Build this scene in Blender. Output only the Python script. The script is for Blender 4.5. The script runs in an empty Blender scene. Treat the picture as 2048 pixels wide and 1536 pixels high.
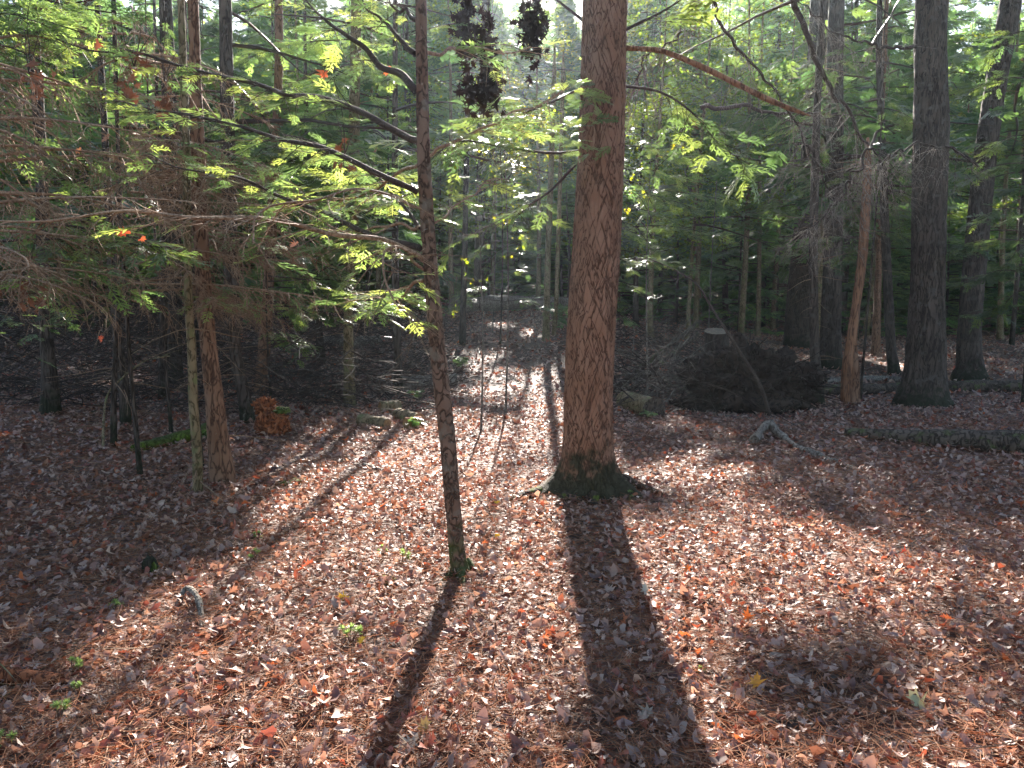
import bpy, math, random
import numpy as np
from mathutils import Vector

C = bpy.context.scene.collection
sc = bpy.context.scene
RS = np.random.RandomState(7)
R = math.radians

# ------------------------------------------------------------------ camera, world, sun
FP = 1500.0                       # focal length in photo pixels (2048 wide)
PITCH = R(6.4); CAMZ = 1.6
cam = bpy.data.cameras.new('camera'); cam.sensor_width = 36; cam.lens = FP/2048*36
cam.clip_start = 0.05; cam.clip_end = 1000
camo = bpy.data.objects.new('camera', cam); C.objects.link(camo)
camo.location = (0, 0, CAMZ); camo.rotation_euler = (R(90)-PITCH, 0, 0)
sc.camera = camo

SUN_EL, SUN_AZ = R(27), R(2.6)
SV = np.array([math.sin(SUN_AZ)*math.cos(SUN_EL), math.cos(SUN_AZ)*math.cos(SUN_EL), math.sin(SUN_EL)])
w = bpy.data.worlds.new('World'); sc.world = w; w.use_nodes = True
nt = w.node_tree; bg = nt.nodes['Background']
sky = nt.nodes.new('ShaderNodeTexSky'); sky.sky_type = 'NISHITA'; sky.sun_disc = False
sky.sun_elevation = SUN_EL; sky.sun_rotation = SUN_AZ
nt.links.new(sky.outputs[0], bg.inputs[0]); bg.inputs[1].default_value = 0.05
sl = bpy.data.lights.new('sun', 'SUN'); sl.energy = 5.0; sl.angle = R(0.53); sl.color = (1.0, 0.92, 0.83)
so = bpy.data.objects.new('sun', sl); C.objects.link(so); so.location = (0, 0, 30)
so.rotation_euler = Vector(SV).to_track_quat('Z', 'Y').to_euler()
sc.view_settings.view_transform = 'Standard'; sc.view_settings.look = 'None'
sc.view_settings.gamma = 1; sc.view_settings.exposure = 2.5
cy = sc.cycles
cy.max_bounces = 6; cy.diffuse_bounces = 3; cy.glossy_bounces = 2; cy.transmission_bounces = 4
cy.transparent_max_bounces = 8; cy.volume_bounces = 0
cy.caustics_reflective = False; cy.caustics_refractive = False
cy.sample_clamp_indirect = 4.0

# ------------------------------------------------------------------ maths helpers
def nrm(v):
    v = np.asarray(v, float); return v/(np.linalg.norm(v, axis=-1, keepdims=True)+1e-9)
def hash2(i, j, s=0):
    n = (i.astype(np.int64)*374761393 + j.astype(np.int64)*668265263 + s*1442695041) & 0x7fffffff
    n = ((n ^ (n >> 13))*1274126177) & 0x7fffffff
    n = (n ^ (n >> 16)) & 0xffff
    return n/65535.0
def noise2(x, y, s=0):
    x = np.asarray(x, float); y = np.asarray(y, float)
    i = np.floor(x); j = np.floor(y); u = x-i; v = y-j
    u = u*u*(3-2*u); v = v*v*(3-2*v)
    a = hash2(i, j, s); b = hash2(i+1, j, s); c = hash2(i, j+1, s); d = hash2(i+1, j+1, s)
    return (a*(1-u)+b*u)*(1-v)+(c*(1-u)+d*u)*v
def noise3(x, y, z, s=0):
    k = np.floor(z); f = z-k; f = f*f*(3-2*f)
    # slices offset so they decorrelate
    a = noise2(x+k*17.13, y+k*9.71, s); b = noise2(x+(k+1)*17.13, y+(k+1)*9.71, s)
    return a*(1-f)+b*f
def sst(a, b, x):
    t = np.clip((np.asarray(x, float)-a)/(b-a), 0, 1); return t*t*(3-2*t)
def gz(x, y):
    """height of the forest floor"""
    x = np.asarray(x, float); y = np.asarray(y, float)
    left = 1-0.72*sst(1.5, 9, x)
    h = 1.12*sst(10.5, 25, y)*left + 0.9*sst(25, 60, y) + 4*sst(60, 160, y)
    h = h + 0.16*sst(-2, -7, x)*sst(3, 9, y)
    h = h + 0.07*(noise2(x*0.9+3, y*0.9, 1)-.5) + 0.16*(noise2(x*.3, y*.3+9, 2)-.5)*sst(5, 12, y)
    return h
CP, SP = math.cos(PITCH), math.sin(PITCH)
def ray(px, py):
    a = (px-1024)/FP; b = (768-py)/FP
    return np.array([a, CP+b*SP, -SP+b*CP])
def at(px, py, Y):
    d = ray(px, py); return np.array([0, 0, CAMZ])+d*(Y/d[1])
def gnd(px, py):
    d = ray(px, py); t = .5
    for _ in range(4000):
        p = np.array([0, 0, CAMZ])+d*t
        if p[2] < gz(p[0], p[1]): break
        t += .02*(1+t*.1)
    return p
def proj(P):
    P = np.asarray(P, float); x, y, z = P[..., 0], P[..., 1], P[..., 2]-CAMZ
    dep = y*CP - z*SP; up = y*SP + z*CP
    dep = np.where(dep < .05, .05, dep)
    return 1024+FP*x/dep, 768-FP*up/dep, dep

# where the canopy lets sun onto the floor (rows of 64 photo pixels from y = 640)
LM = ["00000000000002233200000000167677",
      "00000000000001234400000000144444",
      "01221000000000011200000000000000",
      "12211001122345676623442000000000",
      "23320012356778998755441100000000",
      "11110022567889999866655432100000",
      "11111114667899998867776642210000",
      "11111224557899998877887766543322",
      "22122346678899998888999999999887",
      "33334577889999998888888888888888",
      "34567888899999998888776655556677",
      "66788899999999888866655444444456",
      "78999999999987776467654333334456",
      "89999999999987665467654334334556"]
LA = np.array([[int(ch) for ch in r] for r in LM], float)/9
def lightmap(x, y):
    z = gz(x, y); px, py, dep = proj(np.stack([x, y, z], -1))
    u = np.clip(px/64-.5, 0, 30.999); v = np.clip((py-640)/64-.5, 0, 12.999)
    i = u.astype(int); j = v.astype(int); fu = u-i; fv = v-j
    L = (LA[j, i]*(1-fu)+LA[j, i+1]*fu)*(1-fv)+(LA[j+1, i]*(1-fu)+LA[j+1, i+1]*fu)*fv
    L = np.where(px < 0, np.minimum(L, .25), L); L = np.where(px > 2048, np.minimum(L, .4), L)
    L = np.where((y < 2.3), .78, L)
    L = np.where((y > 30), .22, L)
    return L
def lit(x, y):
    n = .6*noise2(x*2.2, y*1.2, 11)+.4*noise2(x*5.5, y*2.6, 12)
    n = np.clip((n-.5)*1.9+.5, 0.02, .98)
    L = lightmap(x, y)
    return n < L*1.06-.03
def fall(P):
    """where the shadow of P lands on the floor"""
    g = gz(P[..., 0], P[..., 1])
    for _ in range(3):
        t = (P[..., 2]-g)/SV[2]
        x = P[..., 0]-SV[0]*t; y = P[..., 1]-SV[1]*t; g = gz(x, y)
    return x, y
def open_sky(P):
    x, y = fall(P); return lit(x, y)
SUNLIT = [(at(*q[:3]), q[3]) for q in ((1360, 460, 14, 1.3), (1300, 560, 13.5, .9), (1330, 280, 15, 1.3), (680, 380, 9, 1.5), (760, 600, 9.5, .8), (1000, 330, 21, 2.0), (930, 200, 20, 2.0), (1080, 150, 20, 1.8), (1420, 150, 20, 2.2), (1300, 100, 20, 2), (1040, 500, 18, 1.3), (600, 660, 10.5, .8), (200, 420, 8.5, 1.0), (1560, 560, 22, 1.5), (1780, 560, 25, 1.5), (1960, 480, 20, 1.5), (1700, 200, 18, 1.8), (130, 620, 14, 1.3), (420, 600, 15, 1.3))]
def blocks(P, D, S):
    """does a spray at P along D of size S shade ground the sun should reach"""
    D = nrm(D); S = np.asarray(S)[:, None]; side = nrm(np.cross(D, [0, 0, 1.]))
    r = open_sky(P)
    for c, rad in SUNLIT:                # low foliage the sun also reaches: keep the ray towards it thin
        v = P-c; a = v@SV; d = np.linalg.norm(v-a[:, None]*SV, axis=1)
        r |= (a > 1.3*rad) & (d < rad*.85) & (RS.rand(len(P)) < .88)
    for q in (P+D*S*.5, P+D*S, P+D*S*.45+side*S*.28, P+D*S*.45-side*S*.28): r |= open_sky(q)
    return r

# ------------------------------------------------------------------ mesh helpers
class Acc:
    def __init__(s): s.v = []; s.f = {3: [], 4: []}; s.c = []; s.n = 0
    def add(s, v, f, col=None):
        v = np.asarray(v, np.float32).reshape(-1, 3); f = np.asarray(f, np.int64)
        s.f[f.shape[1]].append(f+s.n); s.v.append(v)
        if col is None: col = (1, 1, 1)
        col = np.asarray(col, np.float32)
        if col.ndim == 1: col = np.tile(col, (len(v), 1))
        s.c.append(col); s.n += len(v)
    def mesh(s, name, mat, smooth=False):
        me = bpy.data.meshes.new(name)
        if s.n == 0: me.materials.append(mat); return me
        V = np.concatenate(s.v); col = np.concatenate(s.c)
        loops = []; starts = []; o = 0
        for k in (3, 4):
            if s.f[k]:
                F = np.concatenate(s.f[k]); loops.append(F.ravel()); starts.append(o+np.arange(len(F))*k); o += F.size
        L = np.concatenate(loops); S = np.concatenate(starts)
        me.vertices.add(len(V)); me.vertices.foreach_set('co', V.ravel())
        me.loops.add(len(L)); me.loops.foreach_set('vertex_index', L.astype(np.int32))
        me.polygons.add(len(S)); me.polygons.foreach_set('loop_start', S.astype(np.int32))
        me.update(calc_edges=True)
        at_ = me.color_attributes.new('Col', 'FLOAT_COLOR', 'POINT')
        at_.data.foreach_set('color', np.concatenate([col, np.ones((len(col), 1), np.float32)], 1).ravel())
        if smooth: me.polygons.foreach_set('use_smooth', np.ones(len(S), bool))
        me.materials.append(mat)
        return me
    def obj(s, name, mat, parent=None, smooth=False, loc=None):
        me = s.mesh(name, mat, smooth)
        o = bpy.data.objects.new(name, me); C.objects.link(o)
        if parent is not None:
            o.parent = parent
            if len(me.vertices): me.transform(parent.matrix_basis.inverted())
        return o
def sub(acc, name, mat, limb, t):
    if acc.n == 0: return
    o = acc.obj(name, mat); o.data.transform(t.matrix_basis.inverted()); o.parent = limb; return o
def thing(name, loc, label, cat, group=None):
    o = bpy.data.objects.new(name, None); C.objects.link(o)
    o.location = tuple(float(a) for a in loc); o.empty_display_size = .2
    o['label'] = label; o['category'] = cat
    if group: o['group'] = group
    return o
def tag(o, label, cat, group=None, kind=None):
    if label: o['label'] = label; o['category'] = cat
    if group: o['group'] = group
    if kind: o['kind'] = kind
    return o
def inst(tv, tf, M, P, cols=None):
    """N copies of a template: M (N,3,3) columns = local axes, P (N,3)"""
    N = len(P); n = len(tv)
    V = np.einsum('nij,kj->nki', M, tv)+P[:, None, :]
    F = (tf[None]+(np.arange(N)*n)[:, None, None]).reshape(-1, tf.shape[1])
    c = None if cols is None else np.repeat(cols, n, 0)
    return V.reshape(-1, 3), F, c
def basis(d, up, sx, sy, sz):
    d = nrm(d); side = nrm(np.cross(up, d)); u = np.cross(d, side)
    return np.stack([d*sx[:, None], side*sy[:, None], u*sz[:, None]], -1)
def tube(pts, rad, ns=8, cap=True, disp=None):
    pts = np.asarray(pts, float); n = len(pts); rad = np.asarray(rad, float)
    T = nrm(np.gradient(pts, axis=0)); ref = np.array([1., 0, 0]) if abs(T[0][2]) > .7 else np.array([0, 0, 1.])
    A = nrm(ref-T*(T@ref)[:, None]); B = np.cross(T, A)
    th = np.linspace(0, 2*math.pi, ns, endpoint=False)
    rr = rad[:, None]*np.ones(ns)
    if disp is not None: rr = rr+disp(th, pts, rad)
    V = pts[:, None]+rr[..., None]*(A[:, None]*np.cos(th)[None, :, None]+B[:, None]*np.sin(th)[None, :, None])
    V = V.reshape(-1, 3)
    i = np.arange(n-1)[:, None]*ns; j = np.arange(ns)[None]; j2 = (j+1) % ns
    F = np.stack([i+j, i+j2, i+ns+j2, i+ns+j], -1).reshape(-1, 4)
    return V, F
def caps(pts, V, ns):
    n = len(V)//ns
    V2 = np.concatenate([V[:ns], [V[:ns].mean(0)], V[-ns:], [V[-ns:].mean(0)]])
    j = np.arange(ns); j2 = (j+1) % ns
    F = np.concatenate([np.stack([j2, j, np.full(ns, ns)], 1), np.stack([j+ns+1, j2+ns+1, np.full(ns, 2*ns+1)], 1)])
    return V2, F
def smooth_path(pts, n):
    """Catmull-Rom through the points, n samples"""
    P = np.asarray(pts, float)
    if len(P) < 3: 
        t = np.linspace(0, 1, n)[:, None]; return P[0]*(1-t)+P[-1]*t
    Q = np.concatenate([[2*P[0]-P[1]], P, [2*P[-1]-P[-2]]])
    seg = np.linalg.norm(np.diff(P, axis=0), axis=1); cum = np.concatenate([[0], np.cumsum(seg)]); s = np.linspace(0, cum[-1], n)
    k = np.clip(np.searchsorted(cum, s, side='right')-1, 0, len(P)-2); t = ((s-cum[k])/(seg[k]+1e-9))[:, None]
    a, b, c, d = Q[k], Q[k+1], Q[k+2], Q[k+3]
    return .5*((2*b)+(-a+c)*t+(2*a-5*b+4*c-d)*t*t+(-a+3*b-3*c+d)*t**3)

# ------------------------------------------------------------------ materials
def newmat(name):
    m = bpy.data.materials.new(name); m.use_nodes = True
    return m, m.node_tree, m.node_tree.nodes['Principled BSDF']
def leafmat(name, trans=.45, rough=.5, tmul=(1.6, 1.75, .9), spec=.4):
    m, t, p = newmat(name); N = t.nodes; L = t.links
    a = N.new('ShaderNodeAttribute'); a.attribute_name = 'Col'
    L.new(a.outputs['Color'], p.inputs['Base Color']); p.inputs['Roughness'].default_value = rough
    p.inputs['Specular IOR Level'].default_value = spec
    mu = N.new('ShaderNodeVectorMath'); mu.operation = 'MULTIPLY'; mu.inputs[1].default_value = tmul
    L.new(a.outputs['Color'], mu.inputs[0])
    tr = N.new('ShaderNodeBsdfTranslucent'); L.new(mu.outputs[0], tr.inputs['Color'])
    mx = N.new('ShaderNodeMixShader'); mx.inputs[0].default_value = trans
    L.new(p.outputs[0], mx.inputs[1]); L.new(tr.outputs[0], mx.inputs[2])
    L.new(mx.outputs[0], N['Material Output'].inputs['Surface'])
    return m
def barkmat(name, c1, c2, crack, scale=14, zs=.22, bump=.6, moss=None, lichen=None, rough=.85, cw=.07, weave=0):
    m, t, p = newmat(name); N = t.nodes; L = t.links
    tc = N.new('ShaderNodeTexCoord'); mp = N.new('ShaderNodeMapping'); mp.inputs['Scale'].default_value = (1, 1, zs)
    L.new(tc.outputs['Object'], mp.inputs[0])
    n = N.new('ShaderNodeTexNoise'); n.inputs['Scale'].default_value = scale; n.inputs['Detail'].default_value = 2.5; n.inputs['Distortion'].default_value = .5
    L.new(mp.outputs[0], n.inputs[0])
    s = N.new('ShaderNodeMath'); s.operation = 'SUBTRACT'; s.inputs[1].default_value = .5; L.new(n.outputs['Fac'], s.inputs[0])
    ab = N.new('ShaderNodeMath'); ab.operation = 'ABSOLUTE'; L.new(s.outputs[0], ab.inputs[0])
    if weave:       # two families of slanting furrows that cross into long lozenges
        tops = []
        for sg in (1, -1):
            sh = N.new('ShaderNodeSeparateXYZ'); L.new(tc.outputs['Object'], sh.inputs[0])
            mz = N.new('ShaderNodeMath'); mz.operation = 'MULTIPLY_ADD'; mz.inputs[1].default_value = weave*sg; L.new(sh.outputs[2], mz.inputs[0]); L.new(sh.outputs[0], mz.inputs[2])
            cx_ = N.new('ShaderNodeCombineXYZ'); L.new(mz.outputs[0], cx_.inputs[0]); L.new(sh.outputs[1], cx_.inputs[1])
            zz_ = N.new('ShaderNodeMath'); zz_.operation = 'MULTIPLY'; zz_.inputs[1].default_value = zs; L.new(sh.outputs[2], zz_.inputs[0]); L.new(zz_.outputs[0], cx_.inputs[2])
            nn = N.new('ShaderNodeTexNoise'); nn.inputs['Scale'].default_value = scale*(1 if sg > 0 else 1.13); nn.inputs['Detail'].default_value = 2; nn.inputs['Distortion'].default_value = .3; L.new(cx_.outputs[0], nn.inputs[0])
            ss = N.new('ShaderNodeMath'); ss.operation = 'SUBTRACT'; ss.inputs[1].default_value = .5; L.new(nn.outputs['Fac'], ss.inputs[0])
            aa = N.new('ShaderNodeMath'); aa.operation = 'ABSOLUTE'; L.new(ss.outputs[0], aa.inputs[0]); tops.append(aa)
        ab = N.new('ShaderNodeMath'); ab.operation = 'MINIMUM'; L.new(tops[0].outputs[0], ab.inputs[0]); L.new(tops[1].outputs[0], ab.inputs[1])
    r = N.new('ShaderNodeMapRange'); r.inputs[1].default_value = 0; r.inputs[2].default_value = cw; L.new(ab.outputs[0], r.inputs[0])
    n2 = N.new('ShaderNodeTexNoise'); n2.inputs['Scale'].default_value = 3.1; n2.inputs['Detail'].default_value = 6; L.new(tc.outputs['Object'], n2.inputs[0])
    r2 = N.new('ShaderNodeMapRange'); r2.inputs[1].default_value = .35; r2.inputs[2].default_value = .65; L.new(n2.outputs['Fac'], r2.inputs[0])
    mc = N.new('ShaderNodeMix'); mc.data_type = 'RGBA'; mc.inputs[6].default_value = (*c1, 1); mc.inputs[7].default_value = (*c2, 1); L.new(r2.outputs[0], mc.inputs[0])
    m2 = N.new('ShaderNodeMix'); m2.data_type = 'RGBA'; m2.inputs[6].default_value = (*crack, 1); L.new(r.outputs[0], m2.inputs[0]); L.new(mc.outputs[2], m2.inputs[7])
    out = m2.outputs[2]
    n3 = N.new('ShaderNodeTexNoise'); n3.inputs['Scale'].default_value = 60; n3.inputs['Detail'].default_value = 4; L.new(mp.outputs[0], n3.inputs[0])
    if lichen:
        n4 = N.new('ShaderNodeTexNoise'); n4.inputs['Scale'].default_value = 9; n4.inputs['Detail'].default_value = 5; L.new(tc.outputs['Object'], n4.inputs[0])
        r4 = N.new('ShaderNodeMapRange'); r4.inputs[1].default_value = .56; r4.inputs[2].default_value = .66; L.new(n4.outputs['Fac'], r4.inputs[0])
        m4 = N.new('ShaderNodeMix'); m4.data_type = 'RGBA'; L.new(r4.outputs[0], m4.inputs[0]); L.new(out, m4.inputs[6]); m4.inputs[7].default_value = (*lichen, 1); out = m4.outputs[2]
    if moss:      # moss growing on the foot of the trunk: moss=(colour, top height)
        mc_, top = moss
        sx = N.new('ShaderNodeSeparateXYZ'); L.new(tc.outputs['Object'], sx.inputs[0])
        n5 = N.new('ShaderNodeTexNoise'); n5.inputs['Scale'].default_value = 11; n5.inputs['Detail'].default_value = 5; L.new(tc.outputs['Object'], n5.inputs[0])
        ad = N.new('ShaderNodeMath'); ad.operation = 'MULTIPLY_ADD'; ad.inputs[1].default_value = -.9; L.new(n5.outputs['Fac'], ad.inputs[0]); L.new(sx.outputs[2], ad.inputs[2])
        r5 = N.new('ShaderNodeMapRange'); r5.inputs[1].default_value = top-.38; r5.inputs[2].default_value = top-.58; L.new(ad.outputs[0], r5.inputs[0])
        m5 = N.new('ShaderNodeMix'); m5.data_type = 'RGBA'; L.new(r5.outputs[0], m5.inputs[0]); L.new(out, m5.inputs[6]); m5.inputs[7].default_value = (*mc_, 1); out = m5.outputs[2]
    L.new(out, p.inputs['Base Color']); p.inputs['Roughness'].default_value = rough
    p.inputs['Specular IOR Level'].default_value = .25
    hm = N.new('ShaderNodeMath'); hm.operation = 'MULTIPLY_ADD'; hm.inputs[1].default_value = .35; L.new(n3.outputs['Fac'], hm.inputs[0]); L.new(r.outputs[0], hm.inputs[2])
    b = N.new('ShaderNodeBump'); b.inputs['Strength'].default_value = bump; b.inputs['Distance'].default_value = .02
    L.new(hm.outputs[0], b.inputs['Height']); L.new(b.outputs[0], p.inputs['Normal'])
    return m
M_NEEDLE = leafmat('hemlock_needles', .56, .33, (2.1, 2.0, 1.3), .8)
M_BROAD = leafmat('broad_leaves', .55, .45, (2.0, 1.9, .8))
M_LITTER = leafmat('fallen_leaves', .25, .52, (1.5, 1.05, .8), .7)
M_PNEED = leafmat('dry_needles', .2, .8, (1.6, 1, .7), .1)
M_PINE = barkmat('pine_bark', (.25, .125, .075), (.32, .175, .115), (.10, .05, .032), 24, .10, .9, moss=((.05, .042, .022), .36), cw=.032, weave=.32)
M_YOUNG = barkmat('young_bark', (.15, .085, .055), (.22, .14, .10), (.05, .03, .02), 22, .6, .7, moss=((.07, .08, .025), .2), lichen=(.18, .14, .105))
M_MOSSY = barkmat('mottled_bark', (.17, .13, .07), (.27, .20, .12), (.06, .045, .02), 18, .5, .5, lichen=(.16, .17, .07))
M_DARK = barkmat('dark_bark', (.075, .055, .045), (.12, .09, .07), (.03, .022, .017), 17, .1, 1, weave=.16, cw=.045, moss=((.035, .036, .02), .25), lichen=(.105, .09, .075))
M_LOG = barkmat('log_bark', (.085, .062, .048), (.14, .105, .08), (.035, .026, .02), 16, .6, .9, lichen=(.10, .11, .045))
M_BROWN = barkmat('brown_bark', (.21, .11, .065), (.27, .155, .10), (.06, .03, .02), 20, .3, .6)
M_RED = barkmat('bare_red_wood', (.24, .115, .06), (.33, .17, .10), (.09, .045, .03), 26, .12, .5)
M_TWIG = barkmat('dry_twig', (.27, .155, .095), (.38, .27, .18), (.15, .09, .055), 30, 1, .2)
M_GREY = barkmat('grey_dead_wood', (.20, .165, .135), (.30, .26, .21), (.07, .05, .04), 22, .5, .7)
M_GREEN = barkmat('green_moss_wood', (.13, .19, .02), (.07, .085, .03), (.05, .06, .01), 16, .8, .8)
M_END = barkmat('cut_wood', (.42, .24, .11), (.34, .19, .09), (.2, .1, .05), 30, 1, .3)
M_RUST = barkmat('rotten_red_wood', (.30, .09, .035), (.38, .14, .06), (.1, .03, .015), 18, .6, .9)
M_EARTH = barkmat('root_plate_earth', (.035, .024, .018), (.055, .038, .028), (.014, .01, .007), 9, 1, 1)
M_STONE = barkmat('stone', (.22, .2, .18), (.3, .28, .25), (.15, .13, .12), 6, 1, .3)

# ------------------------------------------------------------------ templates
def quads_template(items):
    V = []; F = []
    for (b, d, l, wd, dz) in items:       # base, dir angle, length, width, droop
        bx, by, bz = b; c, s = math.cos(d), math.sin(d)
        i = len(V)
        m = .45
        V += [(bx, by, bz), (bx+c*l*m-s*wd, by+s*l*m+c*wd, bz+dz*.35), (bx+c*l, by+s*l, bz+dz), (bx+c*l*m+s*wd, by+s*l*m-c*wd, bz+dz*.35)]
        F.append((i, i+3, i+2, i+1))
    return np.array(V), np.array(F)
def spray_far(seed):
    r = random.Random(seed); it = [((0, 0, 0), 0, 1.0, .035, -.12)]
    n = 8
    for k in range(n):
        x = .1+.8*k/n; l = (.48*(1-.75*x))*r.uniform(.75, 1.15)
        for s in (-1, 1):
            it.append(((x+r.uniform(-.02, .02), 0, -.12*x*x), s*r.uniform(.8, 1.1), l, .055, r.uniform(-.1, .02)))
    return quads_template(it)
def spray_near(seed):
    r = random.Random(seed); it = [((0, 0, 0), 0, 1.0, .012, -.15)]
    n = 9
    for k in range(n):
        x = .08+.85*k/n; l = (.5*(1-.75*x))*r.uniform(.7, 1.15)
        for s in (-1, 1):
            a = s*r.uniform(.75, 1.1); z0 = -.15*x*x; dz = r.uniform(-.08, .02)
            it.append(((x, 0, z0), a, l, .018, dz))
            m = max(2, int(l/.055))
            for q in range(m):
                f = (q+.6)/(m+.3); bx = x+math.cos(a)*l*f; by = math.sin(a)*l*f
                for s2 in (-1, 1):
                    it.append(((bx, by, z0+dz*f), a+s2*r.uniform(.6, 1.0), .095*(1-.4*f)*r.uniform(.7, 1.2), .017, r.uniform(-.02, .015)))
    return quads_template(it)
def spray_mid(seed):
    r = random.Random(seed); it = [((0, 0, 0), 0, 1.0, .028, -.12)]; n = 6
    for k in range(n):
        x = .12+.8*k/n; l = (.42*(1-.7*x))*r.uniform(.7, 1.25)
        for s in (-1, 1):
            a = s*r.uniform(.7, 1.05); it.append(((x+r.uniform(-.04, .04), 0, -.12*x*x), a, l, .036, r.uniform(-.08, .03)))
            if l > .25: it.append(((x+math.cos(a)*l*.5, math.sin(a)*l*.5, -.12*x*x), a-s*r.uniform(.6, .9), l*.4, .03, r.uniform(-.04, .02)))
    return quads_template(it)
MID = [spray_mid(i) for i in range(6)]
FAR = [spray_far(i) for i in range(4)]
NEAR = [spray_near(i) for i in range(4)]
def twig_t(seed, seg=5, ns=3):
    r = random.Random(seed); p = []
    y = z = 0; vy = r.uniform(-.25, .25); vz = r.uniform(-.1, .1)
    for k in range(seg+1):
        p.append((k/seg, y, z)); y += vy/seg; z += vz/seg; vy += r.uniform(-.18, .18); vz += r.uniform(-.2, .12)
    V = []; F = []
    for k, q in enumerate(p):
        rr = 1-.75*k/seg
        for j in range(ns):
            a = 2*math.pi*j/ns; V.append((q[0], q[1], q[2], rr*math.cos(a), rr*math.sin(a)))
    for k in range(seg):
        for j in range(ns):
            F.append((k*ns+j, k*ns+(j+1) % ns, (k+1)*ns+(j+1) % ns, (k+1)*ns+j))
    return np.array(V), np.array(F)
TW = [twig_t(i) for i in range(8)]
def twigs(acc, P, D, Ln, Rd, col=(1, 1, 1), up=None):
    """many curved tapering twigs"""
    P = np.asarray(P, float); D = nrm(D); N = len(P)
    if N == 0: return
    if up is None: up = np.tile([0, 0, 1.], (N, 1))+RS.normal(0, .15, (N, 3))
    side = nrm(np.cross(up, D)); u = np.cross(D, side)
    kk = RS.randint(0, len(TW), N)
    for k in range(len(TW)):
        s = kk == k
        if not s.any(): continue
        tv, tf = TW[k]; p, d, sd, uu, l, r = P[s], D[s], side[s], u[s], Ln[s], Rd[s]
        V = p[:, None]+l[:, None, None]*(tv[None, :, 0:1]*d[:, None]+tv[None, :, 1:2]*sd[:, None]+tv[None, :, 2:3]*uu[:, None]) \
            + r[:, None, None]*(tv[None, :, 3:4]*sd[:, None]+tv[None, :, 4:5]*uu[:, None])
        F = (tf[None]+(np.arange(len(p))*len(tv))[:, None, None]).reshape(-1, 4)
        acc.add(V.reshape(-1, 3), F, col)
HEM = np.array([[.030, .062, .020], [.045, .085, .024], [.060, .105, .028], [.085, .13, .03]])
def needle_cols(n, bright=1., yellow=0.):
    c = HEM[RS.randint(0, 4, n)]*RS.uniform(.75, 1.35, (n, 1))*bright*1.2
    c[:, 0] *= 1+yellow; c[:, 2] *= 1.35
    return c
def sprays(acc, P, D, S, T=FAR, bright=1., yellow=0., tilt=.35):
    P = np.asarray(P, float); N = len(P)
    if N == 0: return
    up = np.tile([0, 0, 1.], (N, 1))+RS.normal(0, tilt, (N, 3))
    M = basis(D, up, S, S*RS.choice([-1, 1], N), S)
    kk = RS.randint(0, len(T), N); col = needle_cols(N, bright, yellow)
    for k in range(len(T)):
        s = kk == k
        if s.any():
            V, F, c = inst(T[k][0], T[k][1], M[s], P[s], col[s]); acc.add(V, F, c)

# leaves: outline fan with fold and curl
def leaf_t(kind, seed):
    r = random.Random(seed)
    if kind == 'oak':
        rad = [(0, .5), (14, .34), (28, .46), (46, .2), (62, .40), (84, .15), (105, .33), (140, .12), (165, .3)]
    elif kind == 'maple':
        rad = [(0, .55), (16, .28), (32, .36), (44, .2), (58, .5), (76, .22), (96, .2), (118, .4), (150, .14), (172, .28)]
    else:
        rad = [(0, .5), (25, .4), (60, .28), (95, .24), (130, .28), (165, .42)]
    rad = rad+[(360-a, q) for a, q in reversed(rad[1:])]
    rad = [(a+r.uniform(-5, 5), q*r.uniform(.78, 1.2)) for a, q in rad]
    pts = [(math.cos(R(a))*q, math.sin(R(a))*q) for a, q in rad]
    k1, k2, k3 = r.uniform(-1.1, 1.5), r.uniform(-1, 2.2), r.uniform(-1, 1)
    def z(x, y): return k1*x*x+k2*y*y+k3*x*y*1.5
    V = [(0, 0, 0)]+[(x, y, z(x, y)+r.uniform(-.03, .03)) for x, y in pts]
    n = len(pts); F = [(0, 1+i, 1+(i+1) % n) for i in range(n)]
    return np.array(V), np.array(F)
OAK = [leaf_t('oak', i) for i in range(6)]; MAP = [leaf_t('maple', 20+i) for i in range(6)]; OVL = [leaf_t('oval', 40+i) for i in range(5)]
def leaves(acc, P, Nn, S, cols, T):
    N = len(P)
    d = nrm(np.cross(Nn, RS.normal(0, 1, (N, 3)))); side = np.cross(Nn, d)
    M = np.stack([d*S[:, None], side*S[:, None], Nn*S[:, None]], -1)
    kk = RS.randint(0, len(T), N)
    for k in range(len(T)):
        s = kk == k
        if s.any():
            V, F, c = inst(T[k][0], T[k][1], M[s], P[s], cols[s]); acc.add(V, F, c)

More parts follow.
